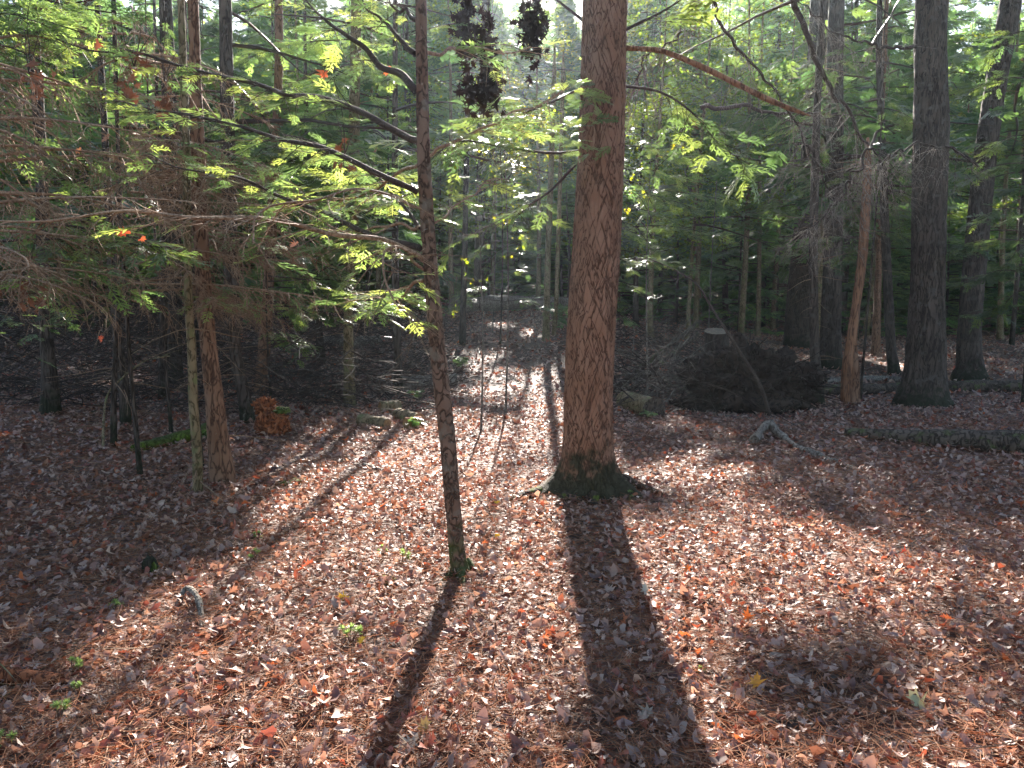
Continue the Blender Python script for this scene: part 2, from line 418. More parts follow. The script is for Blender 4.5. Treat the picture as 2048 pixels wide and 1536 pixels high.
# ------------------------------------------------------------------ forest floor
def floor_mesh():
    def axis(lo, hi, fine, n):
        t = np.linspace(-1, 1, n); s = np.sign(t)*np.abs(t)**3
        a = fine*t+np.where(s < 0, s*(-lo-fine), s*(hi-fine)); return a
    xs = axis(-150, 150, 14, 301); yy = np.concatenate([np.linspace(-30, 0, 12)[:-1], np.linspace(0, 16, 330)[:-1], 16+184*np.linspace(0, 1, 160)**1.7])
    X, Y = np.meshgrid(xs, yy); Z = gz(X, Y)+.018*(noise2(X*9, Y*9, 5)-.5)+.01*(noise2(X*23, Y*23, 6)-.5)
    V = np.stack([X, Y, Z], -1).reshape(-1, 3); nx, ny = len(xs), len(yy)
    i = np.arange(ny-1)[:, None]*nx; j = np.arange(nx-1)[None]
    F = np.stack([i+j, i+j+1, i+nx+j+1, i+nx+j], -1).reshape(-1, 4)
    a = Acc(); a.add(V, F)
    m, t, p = newmat('forest_floor'); N = t.nodes; L = t.links
    tc = N.new('ShaderNodeTexCoord')
    v = N.new('ShaderNodeTexVoronoi'); v.inputs['Scale'].default_value = 22; L.new(tc.outputs['Object'], v.inputs[0])
    rp = N.new('ShaderNodeValToRGB'); e = rp.color_ramp.elements
    e[0].color = (.035, .02, .013, 1); e[1].color = (.25, .17, .13, 1); e[1].position = 1
    for po, c_ in ((.3, (.11, .05, .03, 1)), (.55, (.16, .085, .055, 1)), (.75, (.09, .055, .04, 1)), (.85, (.2, .12, .085, 1))):
        q = e.new(po); q.color = c_
    sep = N.new('ShaderNodeSeparateColor'); L.new(v.outputs['Color'], sep.inputs[0]); L.new(sep.outputs[0], rp.inputs[0])
    L.new(rp.outputs[0], p.inputs['Base Color']); p.inputs['Roughness'].default_value = .75
    n = N.new('ShaderNodeTexNoise'); n.inputs['Scale'].default_value = 40; n.inputs['Detail'].default_value = 6; L.new(tc.outputs['Object'], n.inputs[0])
    ad = N.new('ShaderNodeMath'); L.new(n.outputs['Fac'], ad.inputs[0]); L.new(v.outputs['Distance'], ad.inputs[1])
    b = N.new('ShaderNodeBump'); b.inputs['Strength'].default_value = 1; b.inputs['Distance'].default_value = .04
    L.new(ad.outputs[0], b.inputs['Height']); L.new(b.outputs[0], p.inputs['Normal'])
    o = a.obj('ground', m, smooth=True); o['kind'] = 'structure'
floor_mesh()
LIT = np.array([[.19, .09, .06], [.30, .18, .135], [.36, .225, .175], [.42, .29, .225], [.12, .055, .045], [.29, .085, .05], [.36, .20, .14], [.24, .15, .13], [.42, .13, .05]])
LW = np.array([.15, .16, .18, .16, .13, .09, .05, .05, .03])
def litter_cols(n):
    return LIT[RS.choice(len(LIT), n, p=LW/LW.sum())]*RS.uniform(.75, 1.3, (n, 1))*np.array([1.05, 1.12, 1.16])
def litter():
    a = Acc()
    for (y0, y1, den, s0, s1, T, tl) in ((1.2, 3.6, 760, .025, .07, OAK+OVL+OVL+MAP[:2], .75), (3.6, 6.5, 600, .03, .07, OAK+OVL+OVL+MAP[:2], .7),
                                (6.5, 12, 300, .04, .085, OAK+OVL, .55), (12, 26, 60, .07, .12, OVL, .5), (26, 60, 7, .12, .2, OVL, .5)):
        n = int(den*(y1-y0)*(.72*(y0+y1)+3)); n2 = n
        y = RS.uniform(y0, y1, n2*2); x = RS.uniform(-1, 1, n2*2)*(.72*y1+1.5)
        k = np.abs(x) < .72*y+1.5; x, y = x[k][:n], y[k][:n]; n = len(x)
        clump = noise2(x*3, y*3, 33)
        z = gz(x, y)+RS.uniform(0.0, .035, n)+.02*clump
        up = nrm(np.stack([RS.normal(0, tl, n), RS.normal(0, tl, n), np.ones(n)], -1))
        S = RS.uniform(s0, s1, n)*np.where(RS.rand(n) < .14, 1.45, 1)
        leaves(a, np.stack([x, y, z], -1), up, S, litter_cols(n), T)
    o = a.obj('leaf_litter', M_LITTER); tag(o, 'carpet of dry red and brown fallen leaves covering the ground', 'fallen leaves', kind='stuff')
    # pine needles
    b = Acc(); n = 125000
    y = 1.3+8.5*RS.rand(n)**1.3; x = RS.uniform(-1, 1, n)*(.72*y+1)
    P = np.stack([x, y, gz(x, y)+RS.uniform(.005, .05, n)], -1)
    th = RS.uniform(0, 2*math.pi, n); D = np.stack([np.cos(th), np.sin(th), RS.normal(0, .22, n)], -1)
    tv = np.array([(-.5, -.5, 0), (.1, -.5, .07), (.5, 0, 0), (.1, .5, .07), (-.5, .5, 0)]); 
    tv = np.array([(-.5, -.5, -.0), (.5, -.5, 0), (.5, .5, 0), (-.5, .5, 0)])
    S = RS.uniform(.07, .13, n); M = basis(D, np.tile([0, 0, 1.], (n, 1))+RS.normal(0, .5, (n, 3)), S, np.full(n, .002), S)
    cols = np.array([[.34, .15, .075], [.22, .085, .045], [.40, .22, .13]])[RS.randint(0, 3, n)]*RS.uniform(.7, 1.2, (n, 1))
    V, F, c = inst(tv, np.array([(0, 1, 2, 3)]), M, P, cols); b.add(V, F, c)
    o = b.obj('pine_needles', M_PNEED); tag(o, 'rusty pine needles strewn over the fallen leaves', 'pine needles', kind='stuff')
litter()

# ------------------------------------------------------------------ trees
CROWNS = []          # (x, y, z0, H, R, accumulator) crowns that can hold extra foliage
def evergreen(acc_b, acc_f, x, y, H, z0, Rr, dens=1., prune=True, T=FAR, bright=1., size=(.55, .95), flat=1., cone=.65):
    """limbs with flat drooping sprays; keeps the gaps that let the sun through"""
    g = float(gz(x, y)); nb = int((H-z0)*4.6*dens); P = []; D = []
    LP = []; LD = []; LL = []; LR = []
    for k in range(nb):
        f = (k+RS.rand())/nb; z = z0+(H-z0)*f
        L = Rr*(max(.04, 1-f))**cone*RS.uniform(.55, 1.15); ph = RS.uniform(0, 2*math.pi)
        d = np.array([math.cos(ph), math.sin(ph), 0]); droop = RS.uniform(.05, .3)
        n = max(2, int(L/.36))
        b0 = np.array([x, y, g+z])
        LP.append(b0); LD.append(d+[0, 0, .1-droop*.5]); LL.append(L); LR.append(.008+.012*L)
        for q in range(n):
            t = (q+.7)/n
            if t < .18: continue
            p = b0+d*L*t+np.array([0, 0, .12*L*t-droop*L*t*t])+RS.normal(0, .06, 3)
            for s in (-1, 1):
                a = ph+s*RS.uniform(.5, 1.15); P.append(p); D.append((math.cos(a), math.sin(a), RS.uniform(-.45, .05)))
        P.append(p); D.append((d[0], d[1], -.25))
    P = np.array(P); D = np.array(D)
    if prune:
        S_ = RS.uniform(size[0], size[1], len(P)); k = ~blocks(P, D, S_) | (RS.rand(len(P)) < .004); P, D, S_ = P[k], D[k], S_[k]
        LP, LD, LL, LR = [np.array(q) for q in (LP, LD, LL, LR)]; k = ~blocks(LP, LD, LL) | (RS.rand(len(LP)) < .35); LP, LD, LL, LR = LP[k], LD[k], LL[k], LR[k]
    else: S_ = RS.uniform(size[0], size[1], len(P))
    sprays(acc_f, P, D, S_, T, bright)
    twigs(acc_b, LP, LD, np.array(LL), np.array(LR), (.05, .035, .026) if acc_b is acc_f else (1, 1, 1))
def straight_trunk(acc, x, y, H, r, lean=(0, 0), ns=10, flare=1.5, sink=.15):
    g = float(gz(x, y)); t = np.concatenate([np.linspace(0, .06, 5)[:-1], np.linspace(.06, 1, 12)])
    wob = .03*H
    pts = np.stack([x+lean[0]*H*t+wob*.25*np.sin(t*5+x), y+lean[1]*H*t, g-sink+(H+sink)*t], -1)
    pts[:, 0] -= wob*.25*math.sin(x)
    rad = r*(1-.9*t)*(1+(flare-1)*np.exp(-t*H/.25))
    V, F = tube(pts, rad, ns); acc.add(V, F); return pts

# --- trunks drawn from measured outlines: rows (py, x_left, x_right) at a depth
def measured_trunk(rows, Y, H, ns=24, base=None, depth_lean=0., nper=40, disp=None, rtop=.3):
    pts = []; rad = []
    for (py, xl, xr) in rows:
        c = at((xl+xr)/2, py, Y); pts.append(c); dep = Y*CP-(c[2]-CAMZ)*SP; rad.append((xr-xl)/2*dep/FP)
    pts = np.array(pts); rad = np.array(rad)
    d = nrm(pts[-1]-pts[-3]); d = nrm(d*[.5, 1, 1]+[0, 0, .6])
    top = pts[-1]; h = H-top[2]
    ext = [top+d*h*f for f in (.25, .5, .75, 1)]; er = [rad[-1]*(1-f*(1-rtop)) for f in (.25, .5, .75, 1)]
    pts = np.concatenate([pts, ext]); rad = np.concatenate([rad, er])
    n = nper*len(rows)
    z = pts[:, 2]; zz = np.concatenate([np.linspace(z[0], z[len(rows)-1], n)[:-1], np.linspace(z[len(rows)-1], z[-1], 24)])
    S = smooth_path(pts, 400); o = np.argsort(S[:, 2])
    xx = np.interp(zz, S[o, 2], S[o, 0]); yv = np.interp(zz, S[o, 2], S[o, 1])
    SR = smooth_path(np.stack([z, rad, rad*0], 1), 400); o = np.argsort(SR[:, 0])
    rr = np.interp(zz, SR[o, 0], SR[o, 1])
    P = np.stack([xx, yv+depth_lean*(zz-zz[0]), zz], -1)
    return P, rr

# 1. the big pine
def furrow(amp, fx, fz, seed=0):
    def f(th, pts, rad):
        Z = pts[:, 2:3]; c = np.cos(th)[None]*rad.mean()*fx; s = np.sin(th)[None]*rad.mean()*fx
        wx = .8*noise3(c*.5+5, s*.5+3, Z*fz*.8+2, seed+3)
        n = noise3(c+wx+9, s+wx+9, Z*fz+0*c+wx, seed)-.5; n2 = noise3(c*2.1+4, s*2.1+4, Z*fz*2.3, seed+1)-.5
        rdg = np.minimum(np.abs(n)*7, 1)*.7+np.minimum(np.abs(n2)*6, 1)*.3
        return amp*(rdg-.7)
    return f
def big_pine():
    b = gnd(1184, 985); Y = b[1]
    t = thing('pine_tree', (b[0], b[1], b[2]), 'big pine with furrowed pinkish brown bark and mossy spreading roots, centre of the clearing', 'tree')
    rows = [(1030, 1118, 1242), (1000, 1118, 1242), (975, 1122, 1238), (945, 1125, 1231), (900, 1127, 1226), (800, 1129, 1225), (700, 1132, 1228),
            (600, 1138, 1234), (500, 1145, 1240), (400, 1151, 1244), (300, 1157, 1248), (150, 1162, 1251), (0, 1166, 1253), (-150, 1170, 1254)]
    P, r = measured_trunk(rows, Y, 19, nper=30)
    fu = furrow(.012, 26, 5.5, 40); g0 = float(gz(b[0], Y))
    def dsp(th, pts, rad):
        d = fu(th, pts, rad); h = np.maximum(pts[:, 2:3]-g0, 0)
        for a0, am in ((190, .52), (-18, .22), (235, .2), (292, .09), (60, .2), (125, .2)):
            d = d+am*np.exp(-(h/.105)**1.05)*np.maximum(0, np.cos(th-R(a0)))[None]**10
        return d+.035*np.exp(-h/.18)*(noise3(np.cos(th)[None]*6+9, np.sin(th)[None]*6+9, h*11, 77)-.5)*2
    V, F = tube(P, r, 160, disp=dsp)
    a = Acc(); a.add(V, F); a.obj('trunk', M_PINE, t, True)
    # roots
    for pix, r0 in (([(1125, 978), (1085, 988), (1045, 997), (1003, 1003)], .10), ([(1245, 972), (1275, 976), (1308, 986), (1342, 992)], .055),
                    ([(1230, 965), (1262, 1000), (1285, 1012)], .06), ([(1150, 985), (1120, 1006), (1095, 1016)], .07), ([(1185, 985), (1188, 1010), (1200, 1020)], .08)):
        q = [gnd(*p) for p in pix]; q = [np.array(c)+[0, -.02, .015] for c in q]; q[0] = q[0]+[0, .05, .04]; q[0][1] = min(q[0][1], Y-.02) if q[0][1] < Y else q[0][1]
        q[-1] = q[-1]-[0, 0, .05]
        S = smooth_path(q, 22); rr = np.linspace(r0, .018, 22)
        V, F = tube(S, rr, 18, disp=lambda th, p, rd: .012*(noise3(p[:, 0:1]*14+np.cos(th)[None]*2, p[:, 1:2]*14, np.sin(th)[None]*2+p[:, 2:3]*10, 4)-.5))
        a = Acc(); a.add(V, F); a.obj('root', M_ROOT, t, True)
    # broken reddish branch to the right
    q = [at(px, py, yy) for px, py, yy in ((1240, 96, Y), (1290, 98, Y), (1330, 104, Y-.1), (1400, 132, Y-.15), (1470, 166, Y-.2), (1530, 196, Y-.25), (1580, 217, Y-.3), (1622, 232, Y-.35))]
    S = smooth_path(q, 60); rr = np.interp(np.linspace(0, 1, 60), [0, .1, .6, .9, 1], [.022, .019, .021, .016, .004])*(1+.25*noise2(np.arange(60)*.3, np.zeros(60), 3))
    a = Acc(); V, F = tube(S, rr, 10); a.add(V, F); o = a.obj('branch', M_RED, t, True); o['label'] = 'bare reddish branch reaching right and broken off'
    # other limbs
    br = Acc(); fo = Acc()
    for pix in ([(1245, 172, 0), (1320, 184, .1), (1385, 226, .2), (1440, 290, .4), (1500, 330, .5)], [(1160, 302, 0), (1100, 306, -.1), (1000, 292, -.3), (920, 282, -.6), (862, 312, -1.0)],
                [(1165, 175, 0), (1100, 205, .3), (1020, 236, .5), (950, 262, .6), (880, 300, .7)], [(1150, 330, 0), (1090, 390, .5), (1000, 440, 1.2), (920, 480, 1.6)],
                [(1250, 60, 0), (1330, 20, .2), (1420, -40, .3)], [(1165, 40, 0), (1100, -10, .2), (1030, -60, .3)]):
        q = smooth_path([at(px, py, Y+dy) for px, py, dy in pix], 26)
        V, F = tube(q, np.linspace(.013, .003, 26), 6); o = Acc(); o.add(V, F)
        lf = Acc(); side_growth(o, lf, q, .25, .22, .55, foliage=.35, bare=.7, size=(.16, .3))
        lo = o.obj('branch', M_TWIG2, t, True); sub(lf, 'spray', M_NEEDLE, lo, t)
    cr = Acc()
    evergreen(cr, cr, P[-12][0], Y, 19, 6.3, 2.8, .9, T=FAR)
    CROWNS.append((P[-12][0], Y, 6.3, 19, 2.8, cr))
    # foliage close above the trunk in view
    n = 34; pp = []; dd = []
    for (px, py) in ((1180, 175), (1165, 200), (1190, 235), (1160, 255), (1175, 290), (1200, 300), (1140, 190), (1120, 270), (1185, 205), (1165, 235)):
        for _ in range(4):
            p = at(px+RS.uniform(-35, 25), py+RS.uniform(-12, 12), Y-.35+RS.uniform(-.1, .1)); pp.append(p); dd.append((RS.uniform(-1, 1), RS.uniform(-.5, .5), RS.uniform(-.2, .1)))
    sprays(fo, pp, dd, RS.uniform(.1, .2, len(pp)), NEAR, 1.3, .2)
    return t, fo, cr
M_ROOT = barkmat('mossy_root', (.07, .045, .03), (.1, .07, .045), (.03, .02, .015), 20, 1, .8, lichen=(.12, .14, .02))
M_TWIG2 = barkmat('branch_bark', (.06, .042, .035), (.10, .075, .06), (.04, .03, .025), 30, 1, .3)
def side_growth(acc_b, acc_f, path, f0, lmin, lmax, foliage=1., bare=.3, size=(.14, .26), step=.06, droop=.25, bright=1.1, yellow=.15, r=.0035):
    """branchlets along a limb, carrying sprays or bare twigs"""
    L = np.linalg.norm(np.diff(path, axis=0), axis=1); cum = np.concatenate([[0], np.cumsum(L)]); tot = cum[-1]
    s = np.arange(tot*f0, tot, step); n = len(s)
    if n == 0: return
    P = np.stack([np.interp(s, cum, path[:, k]) for k in range(3)], -1)
    T = nrm(np.stack([np.interp(s, cum, np.gradient(path[:, k])) for k in range(3)], -1))
    hor = nrm(np.cross([0, 0, 1.], T)); sg = RS.choice([-1, 1], n)
    D = nrm(T*RS.uniform(.3, 1.1, (n, 1))+hor*sg[:, None]*RS.uniform(.5, 1, (n, 1))+np.array([0, 0, 1])*RS.normal(-droop, .3, (n, 1)))
    ln = RS.uniform(lmin, lmax, n)*(1-.5*(s/tot))
    twigs(acc_b, P, D, ln, np.full(n, r))
    PP = []; DD = []; BP = []; BD = []; BL = []
    for i in range(n):
        k = max(2, int(ln[i]/.055))
        for q in range(k):
            p = P[i]+D[i]*ln[i]*(q+.8)/k
            d = D[i]+RS.normal(0, .55, 3)*[1, 1, .35]
            u = RS.rand()
            if u < foliage: PP.append(p); DD.append(d)
            elif u < foliage+bare: BP.append(p); BD.append(d+[0, 0, RS.uniform(-.7, .1)]); BL.append(RS.uniform(.05, .16))
    if len(PP):
        PP = np.array(PP); DD = np.array(DD); S_ = RS.uniform(size[0], size[1], len(PP)); k = ~blocks(PP, DD, S_*.6) | (fall(PP)[1] < 2.2) | (RS.rand(len(PP)) < .12)
        sprays(acc_f, PP[k], DD[k]*[1, 1, .5], S_[k]*1.15*RS.uniform(.65, 1.35, k.sum()), MID, bright, yellow, tilt=.22)
    twigs(acc_b, np.array(BP).reshape(-1, 3), np.array(BD).reshape(-1, 3), np.array(BL), np.full(len(BP), r*.6))
pine, pine_fo, pine_cr = big_pine()

# 2. the slender leaning hemlock in front of it
def young_tree():
    b = gnd(922, 1150); Y = b[1]
    t = thing('young_hemlock_tree', b, 'slender young tree leaning left in front of the big pine, limbs reaching left', 'tree')
    rows = [(1185, 903, 952), (1150, 904, 942), (1110, 898, 931), (1050, 894, 925), (1000, 889, 920), (900, 881, 913), (800, 870, 903), (700, 859, 891),
            (600, 851, 882), (520, 846, 874), (400, 838, 866), (300, 834, 860), (150, 832, 856), (0, 831, 853), (-100, 831, 851)]
    P, r = measured_trunk(rows, Y, 9, nper=24)
    V, F = tube(P, r, 40, disp=furrow(.004, 50, 14, 70))
    a = Acc(); a.add(V, F); a.obj('trunk', M_YOUNG, t, True)
    fo = Acc()
    # limbs: (pixels with depth offset, base radius, foliage, bare, first fraction)
    limbs = [([(838, 282, 0), (770, 250, .1), (700, 216, .2), (630, 190, .3), (560, 188, .4), (500, 172, .5), (370, 140, .6), (280, 112, .6), (190, 98, .7), (70, 62, .8)], .020, .25, .6, .1),
             ([(834, 384, 0), (760, 350, -.1), (700, 320, -.1), (640, 296, 0), (570, 282, .1), (480, 256, .2), (400, 238, .2), (330, 222, .3), (230, 205, .4)], .017, .5, .4, .12),
             ([(842, 498, 0), (770, 474, .1), (700, 452, .2), (640, 420, .3), (560, 394, .4), (470, 352, .4), (380, 335, .4), (290, 310, .5)], .018, .4, .4, .12),
             ([(846, 520, 0), (780, 490, -.2), (700, 470, -.4), (610, 450, -.5), (510, 441, -.6), (420, 435, -.7), (300, 429, -.7), (150, 434, -.8), (-60, 440, -.9)], .015, .06, .7, .15),
             ([(832, 182, 0), (800, 150, .1), (755, 122, .2), (700, 78, .3), (650, 36, .4), (600, -20, .5)], .024, .5, .3, .35),
             ([(830, 108, 0), (800, 78, .1), (770, 48, .2), (720, -4, .3)], .018, .5, .3, .3),
             ([(832, 40, 0), (800, 18, .2), (760, -12, .3)], .014, .5, .3, .3),
             ([(840, 456, 0), (800, 452, .1), (740, 458, .2), (690, 462, .3)], .011, .5, .4, .3),
             ([(846, 460, 0), (800, 400, .4), (740, 350, .7), (660, 300, .9), (560, 262, 1.1)], .012, .8, .2, .2),
             ([(836, 330, 0), (760, 372, .5), (660, 400, .8), (560, 410, 1.0)], .010, .9, .2, .2),
             ([(848, 560, 0), (800, 590, .5), (740, 596, .8), (690, 600, 1.0)], .010, .95, .2, .2),
             ([(850, 105, 0), (900, 102, .2), (950, 99, .3), (1010, 104, .4), (1060, 90, .5)], .011, .3, .5, .3),
             ([(858, 312, 0), (910, 290, -.2), (960, 250, -.3), (1050, 222, -.3), (1120, 190, -.3)], .010, .6, .4, .3),
             ([(856, 470, 0), (880, 440, .2), (930, 400, .5), (990, 352, .8)], .008, .5, .4, .3),
             ([(848, 540, 0), (800, 500, -.4), (760, 520, -.6), (790, 600, -.7), (845, 650, -.6)], .008, .15, .8, .2),
             ([(846, 420, 0), (780, 395, -.5), (700, 385, -.8), (600, 400, -1.0), (520, 430, -1.1), (500, 480, -1.15)], .008, .2, .6, .2)]
    for pix, r0, fol, bare, f0 in limbs:
        q = smooth_path([at(px, py, Y+dy) for px, py, dy in pix], 44)
        q = q+(noise2(np.arange(44)[:, None]*.16, np.array([[1, 2, 3]])*7.3, int(r0*1e4))-.5)*.04
        q[0] = at(*pix[0][:2], Y)
        o = Acc(); V, F = tube(q, np.linspace(r0, .0035, 44), 8); o.add(V, F)
        lf = Acc(); side_growth(o, lf, q, f0, .15, .5, fol*1.0, bare*.7, step=.05, size=(.09, .17), bright=1.9, yellow=.25)
        lo = o.obj('limb', M_TWIG2 if r0 > .0115 and fol > .2 else M_TWIG, t, True); sub(lf, 'spray', M_NEEDLE, lo, t)
    for pix in ([(915, 1140), (895, 1158), (872, 1168)], [(932, 1140), (952, 1150), (975, 1154)], [(922, 1150), (925, 1168), (934, 1182)]):
        q = np.array([gnd(*p_) for p_ in pix]); q[0] += [0, 0, .05]; q[1] += [0, 0, .012]; q[2] -= [0, 0, .02]
        o = Acc(); V, F = tube(smooth_path(q, 14), np.linspace(.035, .008, 14), 10); o.add(V, F); o.obj('root', M_YOUNG, t, True)
    # small dead stubs on the trunk
    st = Acc(); pp = []; dd = []
    for _ in range(34):
        py = RS.uniform(440, 1080); k = np.argmin(np.abs(P[:, 2]-at(870, py, Y)[2])); ph = RS.uniform(0, 6.28)
        pp.append(P[k]+r[k]*.9*np.array([math.cos(ph), math.sin(ph), 0])); dd.append((math.cos(ph), math.sin(ph), RS.uniform(-.2, .5)))
    twigs(st, pp, dd, RS.uniform(.03, .12, 34), np.full(34, .004)); st.obj('dead_stub', M_GREY, t)
    evergreen(fo, fo, P[-6][0], Y, 9, 5.0, 1.8, 1.0)
    fo.obj('crown', M_NEEDLE, t)
    return t
young_tree()

# 3. other measured trees: (label, rows, gy (px,py base), H, crown z0, R, material, ns)
def forest_tree(name, label, base, rows, H, z0, Rr, mat, dens=1., ns=20, amp=.006, stubs=0, bright=1., Y=None, rtop=.3, size=(.5, .85)):
    b = gnd(*base)
    if Y is None: Y = b[1]
    t = thing(name, b, label, 'tree')
    rows = [(base[1]+int(60/Y*6), rows[0][1]-(rows[0][2]-rows[0][1])*.12, rows[0][2]+(rows[0][2]-rows[0][1])*.12)]+rows
    P, r = measured_trunk(rows, Y, H, nper=18, rtop=rtop)
    V, F = tube(P, r, ns, disp=furrow(amp, 22, 6, int(base[0])))
    a = Acc(); a.add(V, F); a.obj('trunk', mat, t, True)
    if Rr:
        cf = Acc(); evergreen(cf, cf, P[-8][0], Y, H, z0, Rr, dens, bright=bright, size=size)
        CROWNS.append((P[-8][0], Y, z0, H, Rr, cf)); PENDING.append((cf, t)); 
    if stubs:
        st = Acc(); k = RS.randint(6, int(len(P)*.75), stubs); ph = RS.uniform(0, 6.28, stubs)
        D = np.stack([np.cos(ph), np.sin(ph), RS.uniform(-.4, .1, stubs)], -1)
        twigs(st, P[k]+D*r[k][:, None]*.8*[1, 1, 0], D, RS.uniform(.15, .9, stubs), RS.uniform(.003, .008, stubs)); st.obj('dead_branch', M_TWIG, t)
    return t, P, r
PENDING = []
forest_tree('hemlock_tree', 'straight reddish brown trunk with mossy foot, thicker one of the close left pair', (441, 968),
    [(950, 419, 470), (900, 417, 460), (800, 411, 447), (700, 402, 434), (600, 394, 424), (450, 387, 415), (300, 383, 409), (150, 380, 402), (0, 376, 396)], 12, 4.6, 2.2, M_BROWN_M if 'M_BROWN_M' in globals() else M_BROWN, stubs=40)
forest_tree('thin_tree', 'thin pale mottled trunk standing just left of the reddish brown trunk', (396, 990),
    [(975, 386, 406), (900, 384, 403), (800, 377, 395), (700, 375, 392), (600, 369, 385), (450, 367, 382), (300, 365, 380), (100, 358, 372), (0, 355, 368)], 8, 4.8, 1.2, M_MOSSY, ns=14, amp=.003, stubs=26)
forest_tree('hemlock_tree', 'dark trunk leaning right at its foot, behind the close left pair', (495, 846),
    [(830, 480, 508), (760, 470, 494), (700, 458, 482), (600, 450, 478), (450, 445, 474), (300, 443, 470), (150, 440, 466), (0, 438, 462)], 14, 3.4, 2.4, M_DARK, stubs=40)
forest_tree('hemlock_tree', 'brown trunk leaning right just behind the rotten red stump', (522, 795),
    [(780, 508, 534), (700, 516, 540), (600, 524, 546), (450, 534, 554), (300, 542, 560), (100, 550, 566)], 13, 3.0, 2.4, M_BROWN, stubs=30)
forest_tree('hemlock_tree', 'straight grey brown pole-like trunk beside the small cut logs', (698, 815),
    [(800, 687, 712), (700, 687, 707), (600, 688, 706), (500, 690, 714), (400, 694, 718), (200, 698, 720), (0, 702, 722)], 14, 3.6, 2.3, M_MOSSY, stubs=24)
forest_tree('thin_tree', 'thin dark sapling trunk in the leaf strewn shade, far left foreground', (227, 893),
    [(880, 221, 234), (800, 222, 233), (700, 226, 236), (600, 228, 238), (450, 230, 239), (300, 232, 240)], 7, 3.5, 1.3, M_DARK, ns=10, amp=.002, stubs=20)
forest_tree('thin_tree', 'dark trunk right behind the thin sapling on the far left', (250, 850),
    [(835, 240, 262), (760, 236, 256), (650, 224, 242), (500, 214, 230), (300, 205, 218)], 9, 3.5, 1.6, M_DARK, ns=12, amp=.003, stubs=30)
forest_tree('hemlock_tree', 'broad dark trunk with flared foot at the far left edge', (105, 828),
    [(810, 82, 120), (740, 84, 112), (650, 80, 104), (500, 74, 98), (300, 70, 92)], 13, 3.4, 2.5, M_DARK, stubs=36)
forest_tree('hemlock_tree', 'slim dark trunk behind the mossy log on the left', (325, 800),
    [(790, 316, 336), (700, 318, 334), (500, 322, 336), (300, 326, 338)], 12, 3.0, 2.2, M_DARK, stubs=30)
forest_tree('oak_tree', 'big dark oak trunk with flared foot on the right', (1843, 812),
    [(800, 1792, 1898), (780, 1802, 1892), (740, 1812, 1888), (700, 1815, 1888), (600, 1822, 1886), (500, 1826, 1888), (400, 1827, 1890), (300, 1829, 1893), (250, 1830, 1895), (150, 1832, 1891), (0, 1834, 1891)],
    20, 6.5, 3.2, M_DARK, ns=48, amp=.018)
forest_tree('hemlock_tree', 'slim dark trunk just left of the snapped red snag', (1636, 809),
    [(795, 1623, 1648), (700, 1620, 1639), (600, 1619, 1636), (500, 1618, 1635), (350, 1622, 1638), (200, 1628, 1642), (0, 1640, 1652)], 13, 3.6, 2.3, M_DARK, stubs=40)
forest_tree('hemlock_tree', 'wide dark trunk standing left of the slim one, behind the root plate', (1598, 695),
    [(685, 1568, 1624), (600, 1574, 1624), (450, 1590, 1638), (300, 1604, 1652), (150, 1614, 1664), (0, 1622, 1676)], 19, 4.4, 3.2, M_DARK, ns=28, amp=.015, stubs=20)
forest_tree('hemlock_tree', 'dark trunk behind and right of the slim one, in deep shade', (1660, 735),
    [(725, 1638, 1684), (650, 1642, 1681), (500, 1648, 1684), (300, 1652, 1686), (100, 1655, 1686)], 18, 4.0, 2.8, M_DARK, ns=24, amp=.01, stubs=20)
forest_tree('thin_tree', 'slim leaning trunk just left of the big dark oak', (1788, 748),
    [(740, 1776, 1800), (700, 1773, 1792), (600, 1768, 1786), (450, 1762, 1778), (300, 1758, 1772), (100, 1752, 1764)], 14, 3.4, 2.2, M_DARK, stubs=24)
forest_tree('thin_tree', 'thin reddish trunk between the snag and the leaning slim trunk', (1752, 712),
    [(705, 1742, 1760), (600, 1748, 1762), (450, 1752, 1764), (300, 1755, 1766)], 14, 3.4, 2.2, M_BROWN, stubs=24)
forest_tree('oak_tree', 'dark trunk with spreading roots near the right edge', (1940, 758),
    [(750, 1906, 1972), (735, 1914, 1966), (690, 1916, 1960), (600, 1922, 1964), (450, 1936, 1978), (300, 1952, 1992), (150, 1976, 2014), (0, 2002, 2040)], 20, 5.0, 3.2, M_DARK, ns=28, amp=.015, stubs=10)
forest_tree('broken_tree', 'pale brown trunk rising behind the cut stump, right of the pine', (1396, 640),
    [(630, 1386, 1403), (550, 1387, 1401), (400, 1386, 1401), (200, 1384, 1402), (0, 1383, 1403)], 17, 5.5, 2.6, M_RED, ns=14, stubs=14)
forest_tree('thin_tree', 'slender grey trunk beside the trail end, left of its twin', (1092, 682),
    [(675, 1084, 1100), (600, 1087, 1100), (450, 1092, 1104), (330, 1097, 1108), (150, 1104, 1113)], 7.5, 5.0, 1.4, M_MOSSY, dens=.7)
forest_tree('thin_tree', 'slender grey trunk beside the trail end, right of its twin', (1108, 672),
    [(665, 1103, 1113), (600, 1108, 1117), (450, 1113, 1122), (330, 1117, 1125), (150, 1122, 1130)], 7.5, 5.0, 1.4, M_MOSSY, dens=.7)
forest_tree('thin_tree', 'thin dark trunk at the left side of the trail, behind the leaning young tree', (925, 690),
    [(680, 918, 932), (550, 922, 934), (400, 926, 937), (200, 930, 940)], 14, 4.0, 2.2, M_DARK, dens=.8)

